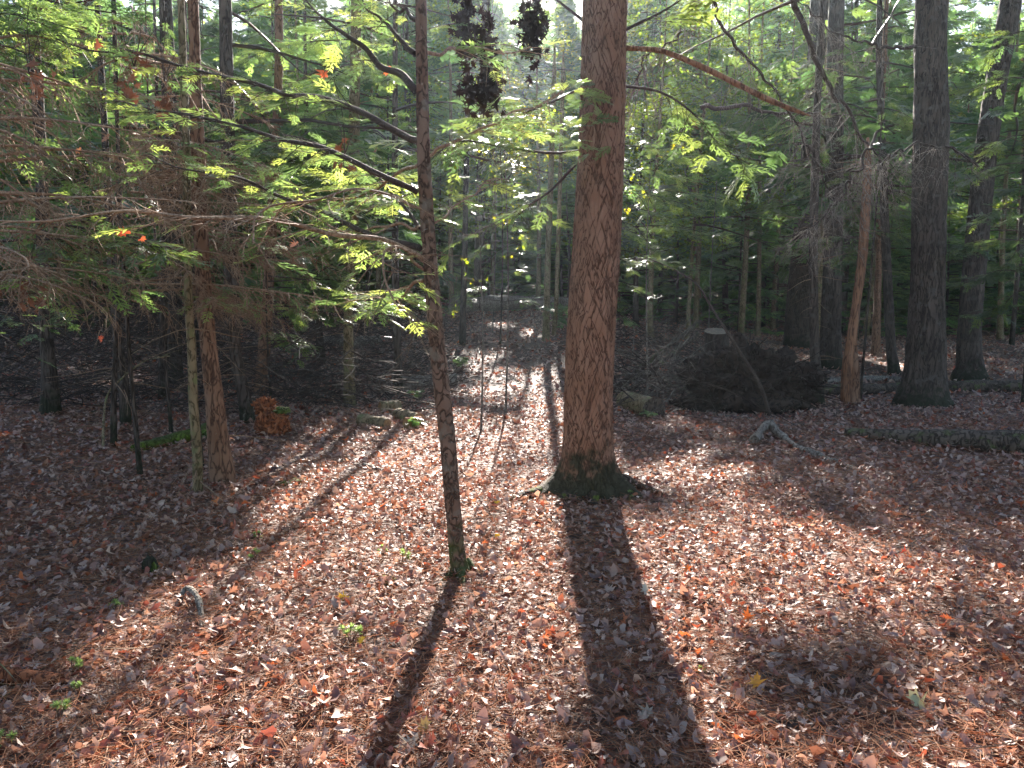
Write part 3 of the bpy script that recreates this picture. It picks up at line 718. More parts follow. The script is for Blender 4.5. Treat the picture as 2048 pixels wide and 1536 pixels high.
# 4. forest behind, young evergreens with low crowns (each its own gaps)
def free(x, y):
    px, py, _ = proj(np.array([x, y, float(gz(x, y))]))
    if 860 < px < 1215 and y < 27: return False
    return True
spots = []
rr_ = random.Random(5)
tries = 0
while len(spots) < 58 and tries < 6000:
    tries += 1
    y = rr_.uniform(12.5, 44); x = rr_.uniform(-.8, .8)*y
    if not free(x, y): continue
    if x > 0 and y < 17: continue
    if any((x-a)**2+(y-b)**2 < (2.1+.03*y)**2 for a, b in spots): continue
    q_ = np.linspace(2.5, min(12, y-1), 24)
    if np.mean(lightmap(x-math.tan(SUN_AZ)*(y-q_), q_) > .5) > .3 and rr_.random() < .8: continue
    spots.append((x, y))
nlow = len(spots); tries = 0; tall = []
while len(tall) < 42 and tries < 6000:
    tries += 1
    y = rr_.uniform(28, 50); x = rr_.uniform(-.78, .78)*y
    if any((x-a)**2+(y-b)**2 < 3.2**2 for a, b in tall): continue
    if -.1 < x/y < .3 and rr_.random() < .6: continue
    tall.append((x, y))
for (x, y) in tall:
    side = 'left' if x < 0 else 'right'
    t = thing('evergreen_tree', (x, y, float(gz(x, y))), 'tall high-crowned evergreen in the back of the forest on the '+side, 'tree', 'tall evergreens in the back on the '+side)
    H = rr_.uniform(20, 27); a = Acc(); straight_trunk(a, x, y, H, rr_.uniform(.1, .16)); a.obj('trunk', M_DARK, t, True)
    cf = Acc(); z0 = rr_.uniform(5, 8); evergreen(cf, cf, x, y, H, z0, 3.3, .8, bright=1.8, size=(.6, .95))
    CROWNS.append((x, y, z0, H, 3.3, cf)); PENDING.append((cf, t))
for (x, y) in spots:
    H = rr_.uniform(9, 17) if y < 28 else rr_.uniform(13, 22); z0 = rr_.uniform(1.2, 2.4) if x < 0 or y > 24 else rr_.uniform(2.0, 3.4); Rr = rr_.uniform(1.7, 2.9)
    side = 'left of the trail' if x < 0 else 'right of the trail'
    lab = 'dark evergreen with low drooping sprays in the shaded forest '+side
    t = thing('evergreen_tree', (x, y, float(gz(x, y))), lab, 'tree', 'evergreens in the shaded forest '+side)
    a = Acc(); straight_trunk(a, x, y, H, rr_.uniform(.05, .13), (rr_.uniform(-.03, .03), 0)); a.obj('trunk', rr_.choice([M_DARK, M_DARK, M_BROWN, M_MOSSY]), t, True)
    cf = Acc(); cb = cf; evergreen(cf, cf, x, y, H, z0, Rr, 1.0, bright=rr_.uniform(.8, 1.4))
    # bare lower limbs
    n = 30; ph = RS.uniform(0, 6.28, n); zz = RS.uniform(.5, z0+2, n)
    twigs(cb, np.stack([np.full(n, x), np.full(n, y), float(gz(x, y))+zz], -1), np.stack([np.cos(ph), np.sin(ph), RS.uniform(-.5, .1, n)], -1), RS.uniform(.3, 1.4, n), RS.uniform(.004, .012, n), (.05, .036, .028))
    CROWNS.append((x, y, z0, H, Rr, cf)); PENDING.append((cf, t))

# young leafy trees turning yellow green behind the clearing
def leafy(x, y, H, z0, Rr, n, label, col):
    g = float(gz(x, y)); t = thing('leafy_tree', (x, y, g), label, 'tree')
    a = Acc(); straight_trunk(a, x, y, H, .045+.004*H, (rr_.uniform(-.04, .04), 0), ns=9); a.obj('trunk', M_MOSSY, t, True)
    k = 46; ph = RS.uniform(0, 6.28, k); zz = RS.uniform(z0, H*.95, k); Lb = Rr*RS.uniform(.5, 1.1, k)*(1-.6*(zz-z0)/(H-z0)); D = np.stack([np.cos(ph), np.sin(ph), RS.uniform(.0, .5, k)], -1)
    B = np.stack([np.full(k, x), np.full(k, y), g+zz], -1); cb = Acc(); 
    j = RS.randint(0, k, n); f = RS.uniform(.25, 1.1, n)[:, None]; P = B[j]+nrm(D[j])*Lb[j][:, None]*f+RS.normal(0, 1, (n, 3))*[.28, .28, .1]
    P = P[~open_sky(P) | (RS.rand(n) < .02)]; n = len(P); lf = Acc(); twigs(lf, B, D, Lb*1.1, np.full(k, .012), (.05, .036, .028))
    leaves(lf, P, nrm(RS.normal(0, .45, (n, 3))+[0, -.25, 1]), RS.uniform(.07, .125, n), np.array(col)*RS.uniform(.6, 1.3, (n, 1))*np.stack([RS.uniform(.75, 1.25, n), np.ones(n), np.ones(n)], -1), OVL)
    lf.obj('crown', M_BROAD, t)
for px, yy, H, z0, Rr, col, lab in ((905, 24, 12, 2.0, 2.4, (.15, .20, .03), 'leafy tree with yellow green foliage left of the trail, behind the leaning young tree'), (985, 30, 15, 3.0, 2.6, (.17, .22, .035), 'leafy tree rising at the far end of the trail, yellow green'),
    (1075, 27, 13, 4.0, 2.2, (.20, .22, .03), 'leafy yellow green tree behind the slender grey twins'), (1300, 19, 9, 2.0, 2.3, (.14, .20, .035), 'bushy yellow green tree just right of the big pine'), (1390, 24, 13, 3.0, 2.6, (.15, .21, .04), 'yellow green leafy tree behind the cut stump'),
    (1480, 20, 11, 2.6, 2.4, (.11, .17, .035), 'leafy green tree behind the dark root plate'), (1545, 30, 15, 4, 2.8, (.16, .2, .03), 'pale leafy tree seen left of the wide dark trunk'), (1730, 26, 14, 3, 2.6, (.10, .16, .035), 'leafy green tree between the snag and the dark oak'),
    (1235, 31, 15, 3, 2.6, (.18, .2, .03), 'tall yellow green leafy tree behind the big pine'), (2000, 24, 13, 3, 2.6, (.10, .15, .03), 'leafy green tree behind the right edge trunk'), (600, 21, 11, 2.2, 2.5, (.13, .18, .04), 'leafy tree with pale foliage behind the pole-like trunk'),
    (760, 26, 13, 2.5, 2.6, (.13, .19, .035), 'leafy tree left of the leaning young tree, further back'), (130, 20, 10, 2.2, 2.2, (.12, .17, .03), 'green leafy tree far behind the left edge'), (860, 36, 17, 3, 3, (.17, .21, .03), 'yellow green leafy tree in the gap behind the leaning trunk')):
    leafy((px-1024)/FP*yy, yy, H, z0, Rr, 5200, lab, col)
# 5. distant wall of forest: a few grown trees, copied
def far_proto(seed, broad=False):
    H = RS.uniform(22, 27); tr = Acc(); g = float(gz(0, 0))
    straight_trunk(tr, 0, 0, H, .22, ns=8); cf = Acc(); cb = cf
    if not broad:
        evergreen(cb, cf, 0, 0, H, 1.5, 4.0, 1.25, prune=False, size=(.75, 1.25), bright=1.9)
    else:
        n = 9000; u = RS.rand(n); z = 3+(H-3)*u
        rad = 3.9*np.sin(np.clip(u*.9+.15, 0, 1)*math.pi)**.5*RS.rand(n)**.4; ph = RS.uniform(0, 6.28, n)
        P = np.stack([rad*np.cos(ph), rad*np.sin(ph), g+z], -1)
        cl = noise3(P[:, 0]*.7, P[:, 1]*.7, P[:, 2]*.7, seed); P = P[cl > .42]; n = len(P)
        cols = np.array([[.10, .15, .03], [.16, .20, .035], [.22, .22, .03], [.07, .12, .03]])[RS.randint(0, 4, n)]*RS.uniform(.8, 1.2, (n, 1))
        leaves(cf, P, nrm(RS.normal(0, 1, (n, 3))+[0, 0, .6]), RS.uniform(.25, .5, n), cols, OVL)
        k = 60; ph = RS.uniform(0, 6.28, k)
        twigs(cb, np.stack([np.zeros(k), np.zeros(k), g+RS.uniform(3, H, k)], -1), np.stack([np.cos(ph), np.sin(ph), RS.uniform(.2, .8, k)], -1), RS.uniform(2, 4.5, k), RS.uniform(.02, .05, k), (.05, .036, .028))
    return tr.mesh('trunk', M_DARK, True), cf.mesh('crown', M_BROAD if broad else M_NEEDLE)
protos = [far_proto(i) for i in range(4)]; bro = [far_proto(10+i, True) for i in range(3)]
fs = []; tries = 0
while len(fs) < 210 and tries < 9000:
    tries += 1
    y = 50+42*rr_.random()**.8; x = rr_.uniform(-.78, .78)*y
    if any((x-a)**2+(y-b)**2 < (2.7+.02*(y-46))**2 for a, b in fs): continue
    fs.append((x, y))
for (x, y) in fs:
    broad = rr_.random() < (.55 if -.12 < x/y < .25 else .25); ms = rr_.choice(bro if broad else protos)
    lab = 'tall yellow green leafy tree in the distant sunlit forest wall' if broad else 'tall evergreen in the distant forest wall'
    t = thing('leafy_tree' if broad else 'evergreen_tree', (x, y, float(gz(x, y))-.1), lab, 'tree', 'distant leafy trees' if broad else 'distant evergreens')
    t.rotation_euler = (0, 0, rr_.uniform(0, 6.28)); s = rr_.uniform(.9, 1.15); t.scale = (s, s, (.505*(y-12.5)-float(gz(x, y)))/26.5*rr_.uniform(.86, 1.0))
    for nme, m in zip(('trunk', 'crown'), ms):
        o = bpy.data.objects.new(nme, m); C.objects.link(o); o.parent = t

# young evergreens filling the view under the tall crowns
def low_proto(seed):
    tr = Acc(); g = float(gz(0, 0)); straight_trunk(tr, 0, 0, 7.5, .06, ns=7); cf = Acc()
    evergreen(cf, cf, 0, 0, 7.5, .25, 2.3, 1.5, prune=False, size=(.5, .85), bright=1.5, cone=.5)
    return tr.mesh('trunk', M_DARK, True), cf.mesh('crown', M_NEEDLE)
lows = [low_proto(i) for i in range(4)]; ls = []; tries = 0
while len(ls) < 190 and tries < 9000:
    tries += 1
    y = 27+43*rr_.random()**1.2; x = rr_.uniform(-.78, .78)*y
    if -.09 < x/y < .07 and y < 31: continue
    if any((x-a)**2+(y-b)**2 < 1.9**2 for a, b in ls): continue
    ls.append((x, y))
for (x, y) in ls:
    t = thing('evergreen_sapling', (x, y, float(gz(x, y))-.05), 'bushy young evergreen in the distant undergrowth', 'sapling', 'young evergreens in the distant undergrowth')
    t.rotation_euler = (0, 0, rr_.uniform(0, 6.28)); s = rr_.uniform(.8, 1.4); t.scale = (s, s, min((.505*(y-13)-float(gz(x, y)))/7.6*rr_.uniform(.6, 1), rr_.choice([1., 2.1])))
    for nme, m in zip(('trunk', 'crown'), rr_.choice(lows)):
        o = bpy.data.objects.new(nme, m); C.objects.link(o); o.parent = t

# extra high foliage over the places the photo shows in shade
def shade():
    n = 60000
    py = 632+904*RS.rand(n)**np.where(RS.rand(n) < .5, 2.2, .9); px = RS.uniform(-250, 2300, n)
    G = []
    d0 = np.stack([(px-1024)/FP, CP+(768-py)/FP*SP, -SP+(768-py)/FP*CP], -1)
    t = -CAMZ/np.minimum(d0[:, 2], -.02); X = d0[:, 0]*t; Y = d0[:, 1]*t
    for _ in range(4):
        t = (gz(X, Y)-CAMZ)/np.minimum(d0[:, 2], -.02); X = d0[:, 0]*t; Y = d0[:, 1]*t
    k = ~lit(X, Y) & (Y < 34); X, Y = X[k], Y[k]
    cx = np.array([c[0] for c in CROWNS]); cyy = np.array([c[1] for c in CROWNS]); z0 = np.array([c[2] for c in CROWNS]); H = np.array([c[3] for c in CROWNS]); Rr = np.array([c[4] for c in CROWNS])
    buckets = {}
    for x, y in zip(X, Y):
        # crowns crossed by the ray towards the sun
        tt = ((cyy-y)/SV[1]); hx = x+SV[0]*tt; hz = SV[2]*tt
        ok = (tt > 2) & (np.abs(hx-cx) < Rr*1.35) & (hz > z0) & (hz < H*1.02)
        idx = np.nonzero(ok)[0]
        if len(idx) == 0: continue
        # prefer high crossings
        j = idx[np.argmax(hz[idx]+RS.uniform(0, 6, len(idx)))]
        q = tt[j]+RS.uniform(-1.2, 1.2)
        buckets.setdefault(j, []).append((x+SV[0]*q, y+SV[1]*q, gz(x, y)+SV[2]*q))
    for j, P in buckets.items():
        P = np.array(P, float); P = np.concatenate([P, P+RS.normal(0, .12, P.shape), P+RS.normal(0, .2, P.shape)]); c = P-np.array([cx[j], cyy[j], 0]); c[:, 2] = RS.uniform(-.5, .2, len(P))*2; c += RS.normal(0, .6, c.shape)
        S_ = RS.uniform(.4, .75, len(P)); k = ~blocks(P, c, S_*.75); P, c, S_ = P[k], c[k], S_[k]
        sprays(CROWNS[j][5], P, c, S_, FAR)
    print('shade pts', len(X), 'placed', sum(len(v) for v in buckets.values()))
shade()
for cf, t in PENDING: cf.obj('crown', M_NEEDLE, t)
pine_fo_all = pine_fo; 
pine_fo.obj('spray', M_NEEDLE, pine); pine_cr.obj('crown', M_NEEDLE, pine)

# ------------------------------------------------------------------ fallen wood
def wood(name, label, cat, pix, r0, r1, mat, ends=None, lift=None, ns=14, bump=.15, twig=0, n=26, Ys=None, group=None, part='wood', sink=.3):
    q = []
    for i, p in enumerate(pix):
        g = gnd(p[0], p[1]) if Ys is None or Ys[i] is None else at(p[0], p[1], Ys[i]); q.append(np.array(g))
    q = np.array(q); rr0 = np.linspace(r0, r1, len(q))
    if Ys is None: q[:, 2] += rr0*(1-sink)
    if lift is not None: q[:, 2] += np.array(lift)
    S = smooth_path(q, n); rr = np.linspace(r0, r1, n)*(1+bump*(noise2(np.arange(n)*.6, np.full(n, 3.), int(abs(pix[0][0])))-.5)*2)
    base = S[0] if S[0][2] < S[-1][2] else S[-1]
    t = thing(name, base, label, cat, group)
    V, F = tube(S, rr, ns, disp=lambda th, p, rd: bump*.6*rd[:, None]*(noise3(p[:, 0:1]*6+np.cos(th)[None]*1.5, p[:, 1:2]*6, np.sin(th)[None]*1.5, 8)-.5)*2)
    a = Acc(); a.add(V, F)
    cV, cF = caps(S, V, ns)
    if ends is None: a.add(cV, cF); a.obj(part, mat, t, True)
    else:
        a.obj(part, mat, t, True)
        for e, (sl_, fo_) in enumerate(((slice(0, ns+1), slice(0, ns)), (slice(ns+1, 2*ns+2), slice(ns, 2*ns)))):
            b = Acc(); b.add(cV[sl_], cF[fo_]-(0 if e == 0 else ns+1)); b.obj('cut_end', ends, t)
    if twig:
        b = Acc(); k = RS.randint(2, n-1, twig); ph = RS.normal(0, 1, (twig, 3)); ph[:, 2] = abs(ph[:, 2])*.6
        twigs(b, S[k], ph, RS.uniform(.1, .4, twig), np.full(twig, .004)); b.obj('twig', mat, t)
    return t
L_ = 'log'; 
wood('log', 'pale cut log lying behind the leaning young tree', L_, [(792, 783), (850, 776), (912, 770)], .15, .12, M_GREY, M_END)
wood('log', 'small cut log with orange end beside the leafy trail edge', L_, [(795, 838), (838, 850)], .085, .085, M_MOSSY, M_END)
wood('log', 'short split log with glowing orange end, left of the trail', L_, [(812, 856), (842, 852)], .075, .07, M_RUST, M_END)
wood('log', 'short mossy log piece lying at the foot of the pole-like trunk', L_, [(722, 850), (775, 858)], .09, .08, M_MOSSY, M_END)
wood('log', 'mossy short log behind the two cut pieces', L_, [(760, 826), (800, 824)], .10, .10, M_MOSSY, M_END)
wood('mossy_log', 'bright green mossy log on the shaded ground, left', L_, [(268, 905), (320, 893), (385, 880), (440, 868)], .045, .10, M_GREEN)
wood('log', 'grey fallen log in the shade left of the trail', L_, [(640, 690), (700, 692), (760, 688)], .14, .12, M_GREY)
wood('log', 'long grey log lying across the end of the trail', L_, [(905, 640), (1010, 632), (1150, 630)], .24, .2, M_GREY, lift=[.25, .25, .25])
wood('fallen_log', 'thick dark fallen trunk running off the right edge', 'fallen log', [(1690, 872), (1800, 884), (1930, 896), (2090, 912)], .06, .15, M_LOG)
wood('stick', 'long thin pale stick lying above the thick dark fallen trunk', 'stick', [(1540, 855), (1640, 850), (1750, 856), (1850, 862)], .022, .016, M_GREY)
wood('driftwood_branch', 'gnarled grey branch lying on leaves, right of the pine', 'branch', [(1508, 890), (1535, 868), (1556, 876), (1600, 902), (1660, 925), (1722, 948)], .05, .03, M_GREY, lift=[.02, .09, .03, .0, 0, 0], bump=.4, n=40, twig=6)
wood('fallen_log', 'long dark log lying level behind the right trunks', 'fallen log', [(1640, 790), (1750, 788), (1880, 784), (2090, 786)], .10, .13, M_LOG)
wood('fallen_log', 'second grey log lying just behind the long dark level log', 'fallen log', [(1650, 768), (1760, 762), (1850, 772)], .07, .06, M_GREY)
wood('log', 'short cut log with dark end right of the pine foot', L_, [(1250, 815), (1308, 836)], .14, .15, M_MOSSY, M_LOG)
wood('branch', 'pale fallen branch running from the short cut log to the right', 'branch', [(1320, 806), (1390, 822), (1470, 838), (1560, 838)], .035, .02, M_GREY, twig=10)
wood('pole', 'upper grey pole leaning on the brush pile', 'pole', [(1232, 775), (1320, 705), (1402, 642)], .045, .03, M_LOG, Ys=[11.5, 11.9, 12.3])
wood('pole', 'lower grey pole leaning on the brush pile', 'pole', [(1250, 790), (1330, 720), (1396, 668)], .04, .03, M_LOG, Ys=[11.3, 11.6, 12.0])
wood('leaning_dead_sapling', 'thin crooked dead sapling leaning left over the root plate', 'dead sapling', [(1542, 838), (1520, 770), (1480, 705), (1420, 610), (1395, 570), (1350, 540), (1280, 510)], .028, .006, M_TWIG2, Ys=[None, 9.8, 9.8, 9.7, 9.7, 9.6, 9.6], n=50, twig=26)
wood('stick', 'small stick on sunlit leaves left of the leaning young tree', 'stick', [(680, 925), (715, 918)], .018, .012, M_GREY)
wood('stick', 'short thick weathered stick on sunlit leaves', 'stick', [(728, 936), (778, 948)], .03, .022, M_GREY)
wood('stick', 'pale upright-lying stick in the middle of the trail', 'stick', [(982, 862), (990, 838)], .03, .02, M_GREY)
wood('root', 'weathered root arching out of the leaves, left foreground', 'root', [(352, 1222), (372, 1200), (395, 1215), (404, 1250), (396, 1275)], .02, .012, M_GREY, lift=[-.01, .05, .05, .02, -.01], bump=.3)
wood('stick', 'thin bent pale stick beside the arching root', 'stick', [(288, 1196), (330, 1188), (372, 1194)], .007, .004, M_GREY, n=14)
wood('stick', 'pale lichened stick entering from the lower left edge', 'stick', [(-30, 1425), (35, 1376), (60, 1362), (118, 1342)], .012, .006, M_MOSSY, twig=3)
wood('stick', 'thin pale stick below the green seedling, left foreground', 'stick', [(138, 1298), (175, 1262), (212, 1232)], .006, .004, M_GREY)
wood('plank', 'dark rotten slab of wood at the left edge', 'rotten wood', [(-60, 1365), (40, 1368), (120, 1372)], .05, .03, M_RUST)
wood('branch', 'dark curved branch lying in shade, lower right', 'branch', [(1540, 1462), (1600, 1452), (1622, 1405), (1655, 1368), (1690, 1355)], .022, .012, M_LOG, bump=.4)
wood('stick', 'thin stick standing out of the leaves near the bottom edge', 'stick', [(1528, 1474), (1540, 1532)], .007, .005, M_GREY)
wood('stick', 'long thin brown stick right of the young tree foot', 'stick', [(962, 1112), (1040, 1130), (1130, 1148)], .007, .005, M_BROWN, twig=5)
wood('stick', 'thin stick slanting beside the big trunk shadow', 'stick', [(1262, 1088), (1300, 1106), (1335, 1120)], .009, .006, M_GREY)
wood('stick', 'thin brown stick at the top of the right sunlit patch', 'stick', [(1500, 1148), (1560, 1152)], .012, .008, M_BROWN)
wood('stick', 'pale forked twig at the edge of the right shade', 'stick', [(1792, 1108), (1860, 1078)], .006, .004, M_GREY, twig=3)
wood('stick', 'thin dark stick crossing the left shade', 'stick', [(150, 962), (260, 964), (345, 948)], .014, .01, M_LOG)
wood('stick', 'pale stick on the shaded ground near the left pair of trunks', 'stick', [(285, 982), (310, 974)], .012, .008, M_GREY)
wood('stick', 'thin curved stick on the leaves, lower left', 'stick', [(415, 1450), (436, 1466), (432, 1492), (415, 1505)], .006, .005, M_GREY)
wood('stick', 'brown bark strip on the leaves, bottom left', 'stick', [(598, 1448), (665, 1452)], .014, .01, M_BROWN)
wood('bent_stem', 'thin bare stem arching over the left shade', 'dead sapling', [(205, 905), (212, 800), (240, 760), (290, 722), (340, 712)], .014, .006, M_MOSSY, Ys=[None, 8.2, 8.2, 8.3, 8.4], twig=16, n=36)
# twigs strewn over the floor: a bit of everything, too many to count
def strewn():
    b = Acc(); n = 1300; y = 2.2+16*RS.rand(n)**1.2; x = RS.uniform(-1, 1, n)*(.75*y+1)
    th = RS.uniform(0, 6.28, n); twigs(b, np.stack([x, y, gz(x, y)+.025], -1), np.stack([np.cos(th), np.sin(th), RS.normal(0, .05, n)], -1), RS.uniform(.1, .5, n), RS.uniform(.0015, .005, n))
    tag(b.obj('twig_litter', M_TWIG), 'small dry twigs strewn among the fallen leaves', 'twigs', kind='stuff')
    b = Acc(); n = 5200; px = np.concatenate([RS.uniform(-100, 900, 4500), RS.uniform(1230, 1440, 700)]); yy = RS.uniform(9.5, 22, n); x = (px-1024)/FP*yy
    th = RS.uniform(0, 6.28, n); P = np.stack([x, yy, gz(x, yy)+RS.uniform(0, .8, n)*noise2(x*.8, yy*.8, 3)**1.4*1.8], -1)
    P2 = P[~lit(x, yy)]; k = len(P2); th = th[:k]
    twigs(b, P2, np.stack([np.cos(th), np.sin(th), RS.normal(.1, .4, k)], -1), RS.uniform(.3, 1.3, k), RS.uniform(.003, .013, k))
    tag(b.obj('brush', M_TWIG2), 'tangle of dead branches and brush on the shaded floor', 'brush', kind='stuff')
strewn()

# rotten red stump on the left
def lump(cx, cy_, cz, rx, ry, rz, seed, amp=.35, nu=40, nv=22, f=3.):
    u = np.linspace(0, 2*math.pi, nu, endpoint=False); v = np.linspace(.02, math.pi-.02, nv); U, W = np.meshgrid(u, v)
    x, y, z = np.cos(U)*np.sin(W), np.sin(U)*np.sin(W), np.cos(W)
    d = 1+amp*(noise3(x*f+9, y*f+9, z*f+9, seed)-.5)*2+amp*.6*(noise3(x*f*2.7+9, y*f*2.7+9, z*f*2.7+9, seed+1)-.5)*2
    V = np.stack([cx+x*rx*d, cy_+y*ry*d, cz+z*rz*d], -1).reshape(-1, 3)
    i = np.arange(nv-1)[:, None]*nu; j = np.arange(nu)[None]; j2 = (j+1) % nu
    return V, np.stack([i+j, i+nu+j, i+nu+j2, i+j2], -1).reshape(-1, 4)
def stump_left():
    b = gnd(540, 870); t = thing('rotten_stump', b, 'rotten red stump with torn wood beside the brown leaning trunk', 'stump')
    a = Acc(); V, F = lump(b[0], b[1]+.1, b[2]+.1, .17, .15, .17, 3, .5, f=4); a.add(V, F); a.obj('wood', M_RUST, t)
    a = Acc(); V, F = lump(b[0]-.08, b[1]+.15, b[2]+.30, .12, .12, .10, 5, .6, f=4); a.add(V, F); a.obj('torn_top', M_RUST, t)
    a = Acc(); V, F = lump(b[0]+.10, b[1]+.12, b[2]+.27, .10, .1, .04, 6, .4); a.add(V, F); a.obj('moss', M_GREEN, t)
stump_left()
def small_stump():
    b = gnd(302, 1150); t = thing('small_stump', b, 'small dark broken stump with moss in the left foreground shade', 'stump')
    a = Acc(); S = np.array([b+[0, 0, -.03], b+[.0, 0, .04], b+[-.008, 0, .10]]); V, F = tube(S, [.05, .04, .032], 14, disp=lambda th, p, r: .008*np.sin(th*4)[None]+0*p[:, :1]); V[-14:, 2] += RS.uniform(-.02, .025, 14); a.add(V, F)
    cV, cF = caps(S, V, 14); a.add(cV, cF); a.obj('wood', M_DARK, t); a = Acc(); V, F = lump(b[0]+.03, b[1]-.02, b[2]+.03, .02, .02, .05, 8); a.add(V, F); a.obj('moss', M_GREEN, t)
small_stump()
# cut stump with pale top
def cut_stump():
    Y = 12.3; p = at(1434, 740, Y); g = float(gz(p[0], Y)); top = at(1434, 662, Y)
    t = thing('cut_stump', (p[0], Y, g), 'tall cut stump with pale sawn top above the brush pile', 'stump')
    S = np.array([[p[0], Y, g-.1], [p[0], Y, g+.25], [top[0], Y, top[2]-.1], [top[0], Y, top[2]]]); r = [.26, .21, .19, .2]
    V, F = tube(S, r, 26, disp=furrow(.02, 20, 5, 9)); V[-26:, 2] += .045*np.sin(np.linspace(0, 6.28, 26)); a = Acc(); a.add(V, F); a.obj('bark', M_DARK, t, True)
    cV, cF = caps(S, V, 26); b = Acc(); b.add(cV[27:], cF[26:]-27); b.obj('sawn_top', M_SAWN, t)
M_SAWN = barkmat('sawn_top', (.2, .155, .115), (.15, .12, .09), (.3, .22, .15), 20, 1, .2)
cut_stump()
# upturned root plate
def root_plate():
    Y = 10.6; c = at(1500, 760, Y); g = float(gz(c[0], Y))
    t = thing('root_plate', (c[0], Y, g), 'dark upturned root plate of a fallen tree, caked with earth, right of the pine', 'root plate')
    a = Acc(); V, F = lump(c[0], Y, g+.3, .86, .36, .58, 21, .38, 110, 60, 4.2); 
    V[:, 2] = np.maximum(V[:, 2], g-.1); V[:, 2] += .14*(noise2(V[:, 0]*3, V[:, 1]*3, 7)-.5); a.add(V, F); a.obj('earth', M_EARTH, t)
    n = 150; th = RS.uniform(0, math.pi, n); P = np.stack([c[0]+.8*np.cos(th)*RS.rand(n)**.3, Y-.25*RS.rand(n), g+.25+.52*np.sin(th)*RS.rand(n)**.4], -1)
    D = P-np.array([c[0], Y+.3, g+.2])+RS.normal(0, .25, (n, 3)); b = Acc(); D[:, 2] -= .15
    twigs(b, P, D, RS.uniform(.12, .6, n), RS.uniform(.005, .018, n)); b.obj('roots', M_EARTH, t)
root_plate()
def brush_pile():
    c = at(1330, 760, 11.6); g = float(gz(c[0], c[1])); t = thing('brush_pile', (c[0], c[1], g), 'pile of crossing dead sticks between the big pine and the root plate', 'brush pile')
    n = 150; P = np.stack([c[0]+RS.normal(0, .45, n), c[1]+RS.normal(0, .4, n), g+RS.rand(n)**1.6*.65], -1); th = RS.normal(.5, .9, n)
    b = Acc(); twigs(b, P, np.stack([np.cos(th)*RS.choice([-1, 1], n), RS.normal(0, .5, n), np.sin(th)*.7], -1), RS.uniform(.4, 1.5, n), RS.uniform(.005, .02, n)); b.obj('sticks', M_GREY, t)
brush_pile()
# snapped snag
def snag():
    b = gnd(1696, 808); Y = b[1]; t = thing('snapped_snag', b, 'snapped bare reddish snag with a forked splintered foot, left of the big dark oak', 'dead tree')
    rows = [(808, 1681, 1712), (740, 1684, 1710), (690, 1692, 1712), (640, 1700, 1716), (590, 1706, 1724), (500, 1717, 1735), (400, 1723, 1741), (330, 1728, 1743), (275, 1733, 1738)]
    def mk(rows):
        P = np.array([at((l+r)/2, y, Y) for y, l, r in rows]); rd = np.array([(r-l)/2*Y/FP for y, l, r in rows]); S = smooth_path(P, 50)
        k = np.linspace(0, 1, 50); return S, np.interp(k, np.linspace(0, 1, len(rd)), rd)
    S, r = mk(rows); a = Acc(); V, F = tube(S, r, 20, disp=furrow(.01, 30, 5, 3)); a.add(V, F); a.obj('trunk', M_RED, t, True)
    S, r = mk([(806, 1692, 1716), (760, 1697, 1716), (720, 1700, 1714), (690, 1704, 1710)]); a = Acc(); V, F = tube(S+[0, -.06, 0], r, 14, disp=furrow(.012, 30, 5, 5)); a.add(V, F); a.obj('splintered_stub', M_BROWN, t, True)
    st = Acc(); n = 26; P = np.array([at(1737-RS.uniform(0, 12), py, Y) for py in RS.uniform(280, 560, n)]); D = np.stack([RS.normal(-.3, 1, n), RS.normal(0, .6, n), RS.uniform(-1.2, .1, n)], -1)
    twigs(st, P, D, RS.uniform(.2, .8, n), RS.uniform(.003, .008, n)); st.obj('dead_branch', M_TWIG, t)
snag()
# hanging dead limbs, upper right
def hanging(label, pix, Y, r0, nt=60, mat=None, group=None):
    q = smooth_path([at(px, py, Y+dy) for px, py, dy in pix], 60); q = q+(noise2(np.arange(60)[:, None]*.4, np.array([[1, 2, 3]])*5.3, int(pix[0][0]))-.5)*.08
    t = thing('hanging_branch', q[0], label, 'branch', group)
    a = Acc(); V, F = tube(q, np.linspace(r0, .004, 60), 8); a.add(V, F)
    a.obj('limb', mat or M_TWIG2, t, True); a = Acc()
    k = RS.randint(12, 60, nt); D = RS.normal(0, .6, (nt, 3)); D[:, 2] = -abs(RS.normal(.8, .4, nt)); L = RS.uniform(.2, .8, nt)
    twigs(a, q[k], D, L, RS.uniform(.0025, .005, nt))
    P2 = q[k]+nrm(D)*L[:, None]*.6; P2 = np.repeat(P2, 3, 0); D2 = np.repeat(D, 3, 0)+RS.normal(0, .45, (nt*3, 3))
    twigs(a, P2, D2, RS.uniform(.1, .35, nt*3), np.full(nt*3, .0022)); a.obj('twigs', M_GREY, t)
hanging('dark dead limb arching down from the top edge towards the snag', [(1580, -20, 0), (1612, 60, .1), (1650, 150, .2), (1700, 230, .3), (1760, 330, .4), (1790, 400, .5)], 8.2, .035, 70)
hanging('dead limb reaching left across the big dark oak', [(1835, 95, .6), (1760, 92, .3), (1700, 80, .1), (1640, 40, 0), (1590, -10, -.1)], 8.4, .022, 40)
hanging('thin dead limb hanging behind the reddish broken branch', [(1420, -10, 0), (1460, 80, .1), (1540, 170, .2), (1600, 260, .3), (1640, 340, .3), (1670, 430, .3)], 7.6, .018, 60)
hanging('drooping dead limb with pale curved twigs left of the snag', [(1760, 260, 0), (1720, 330, -.2), (1690, 370, -.3), (1660, 420, -.4), (1610, 470, -.5)], 7.6, .014, 70)
hanging('dead limb with curved twigs in front of the dark oak trunk', [(1960, 330, 0), (1880, 290, -.1), (1800, 300, -.3), (1740, 340, -.5)], 8, .018, 70)
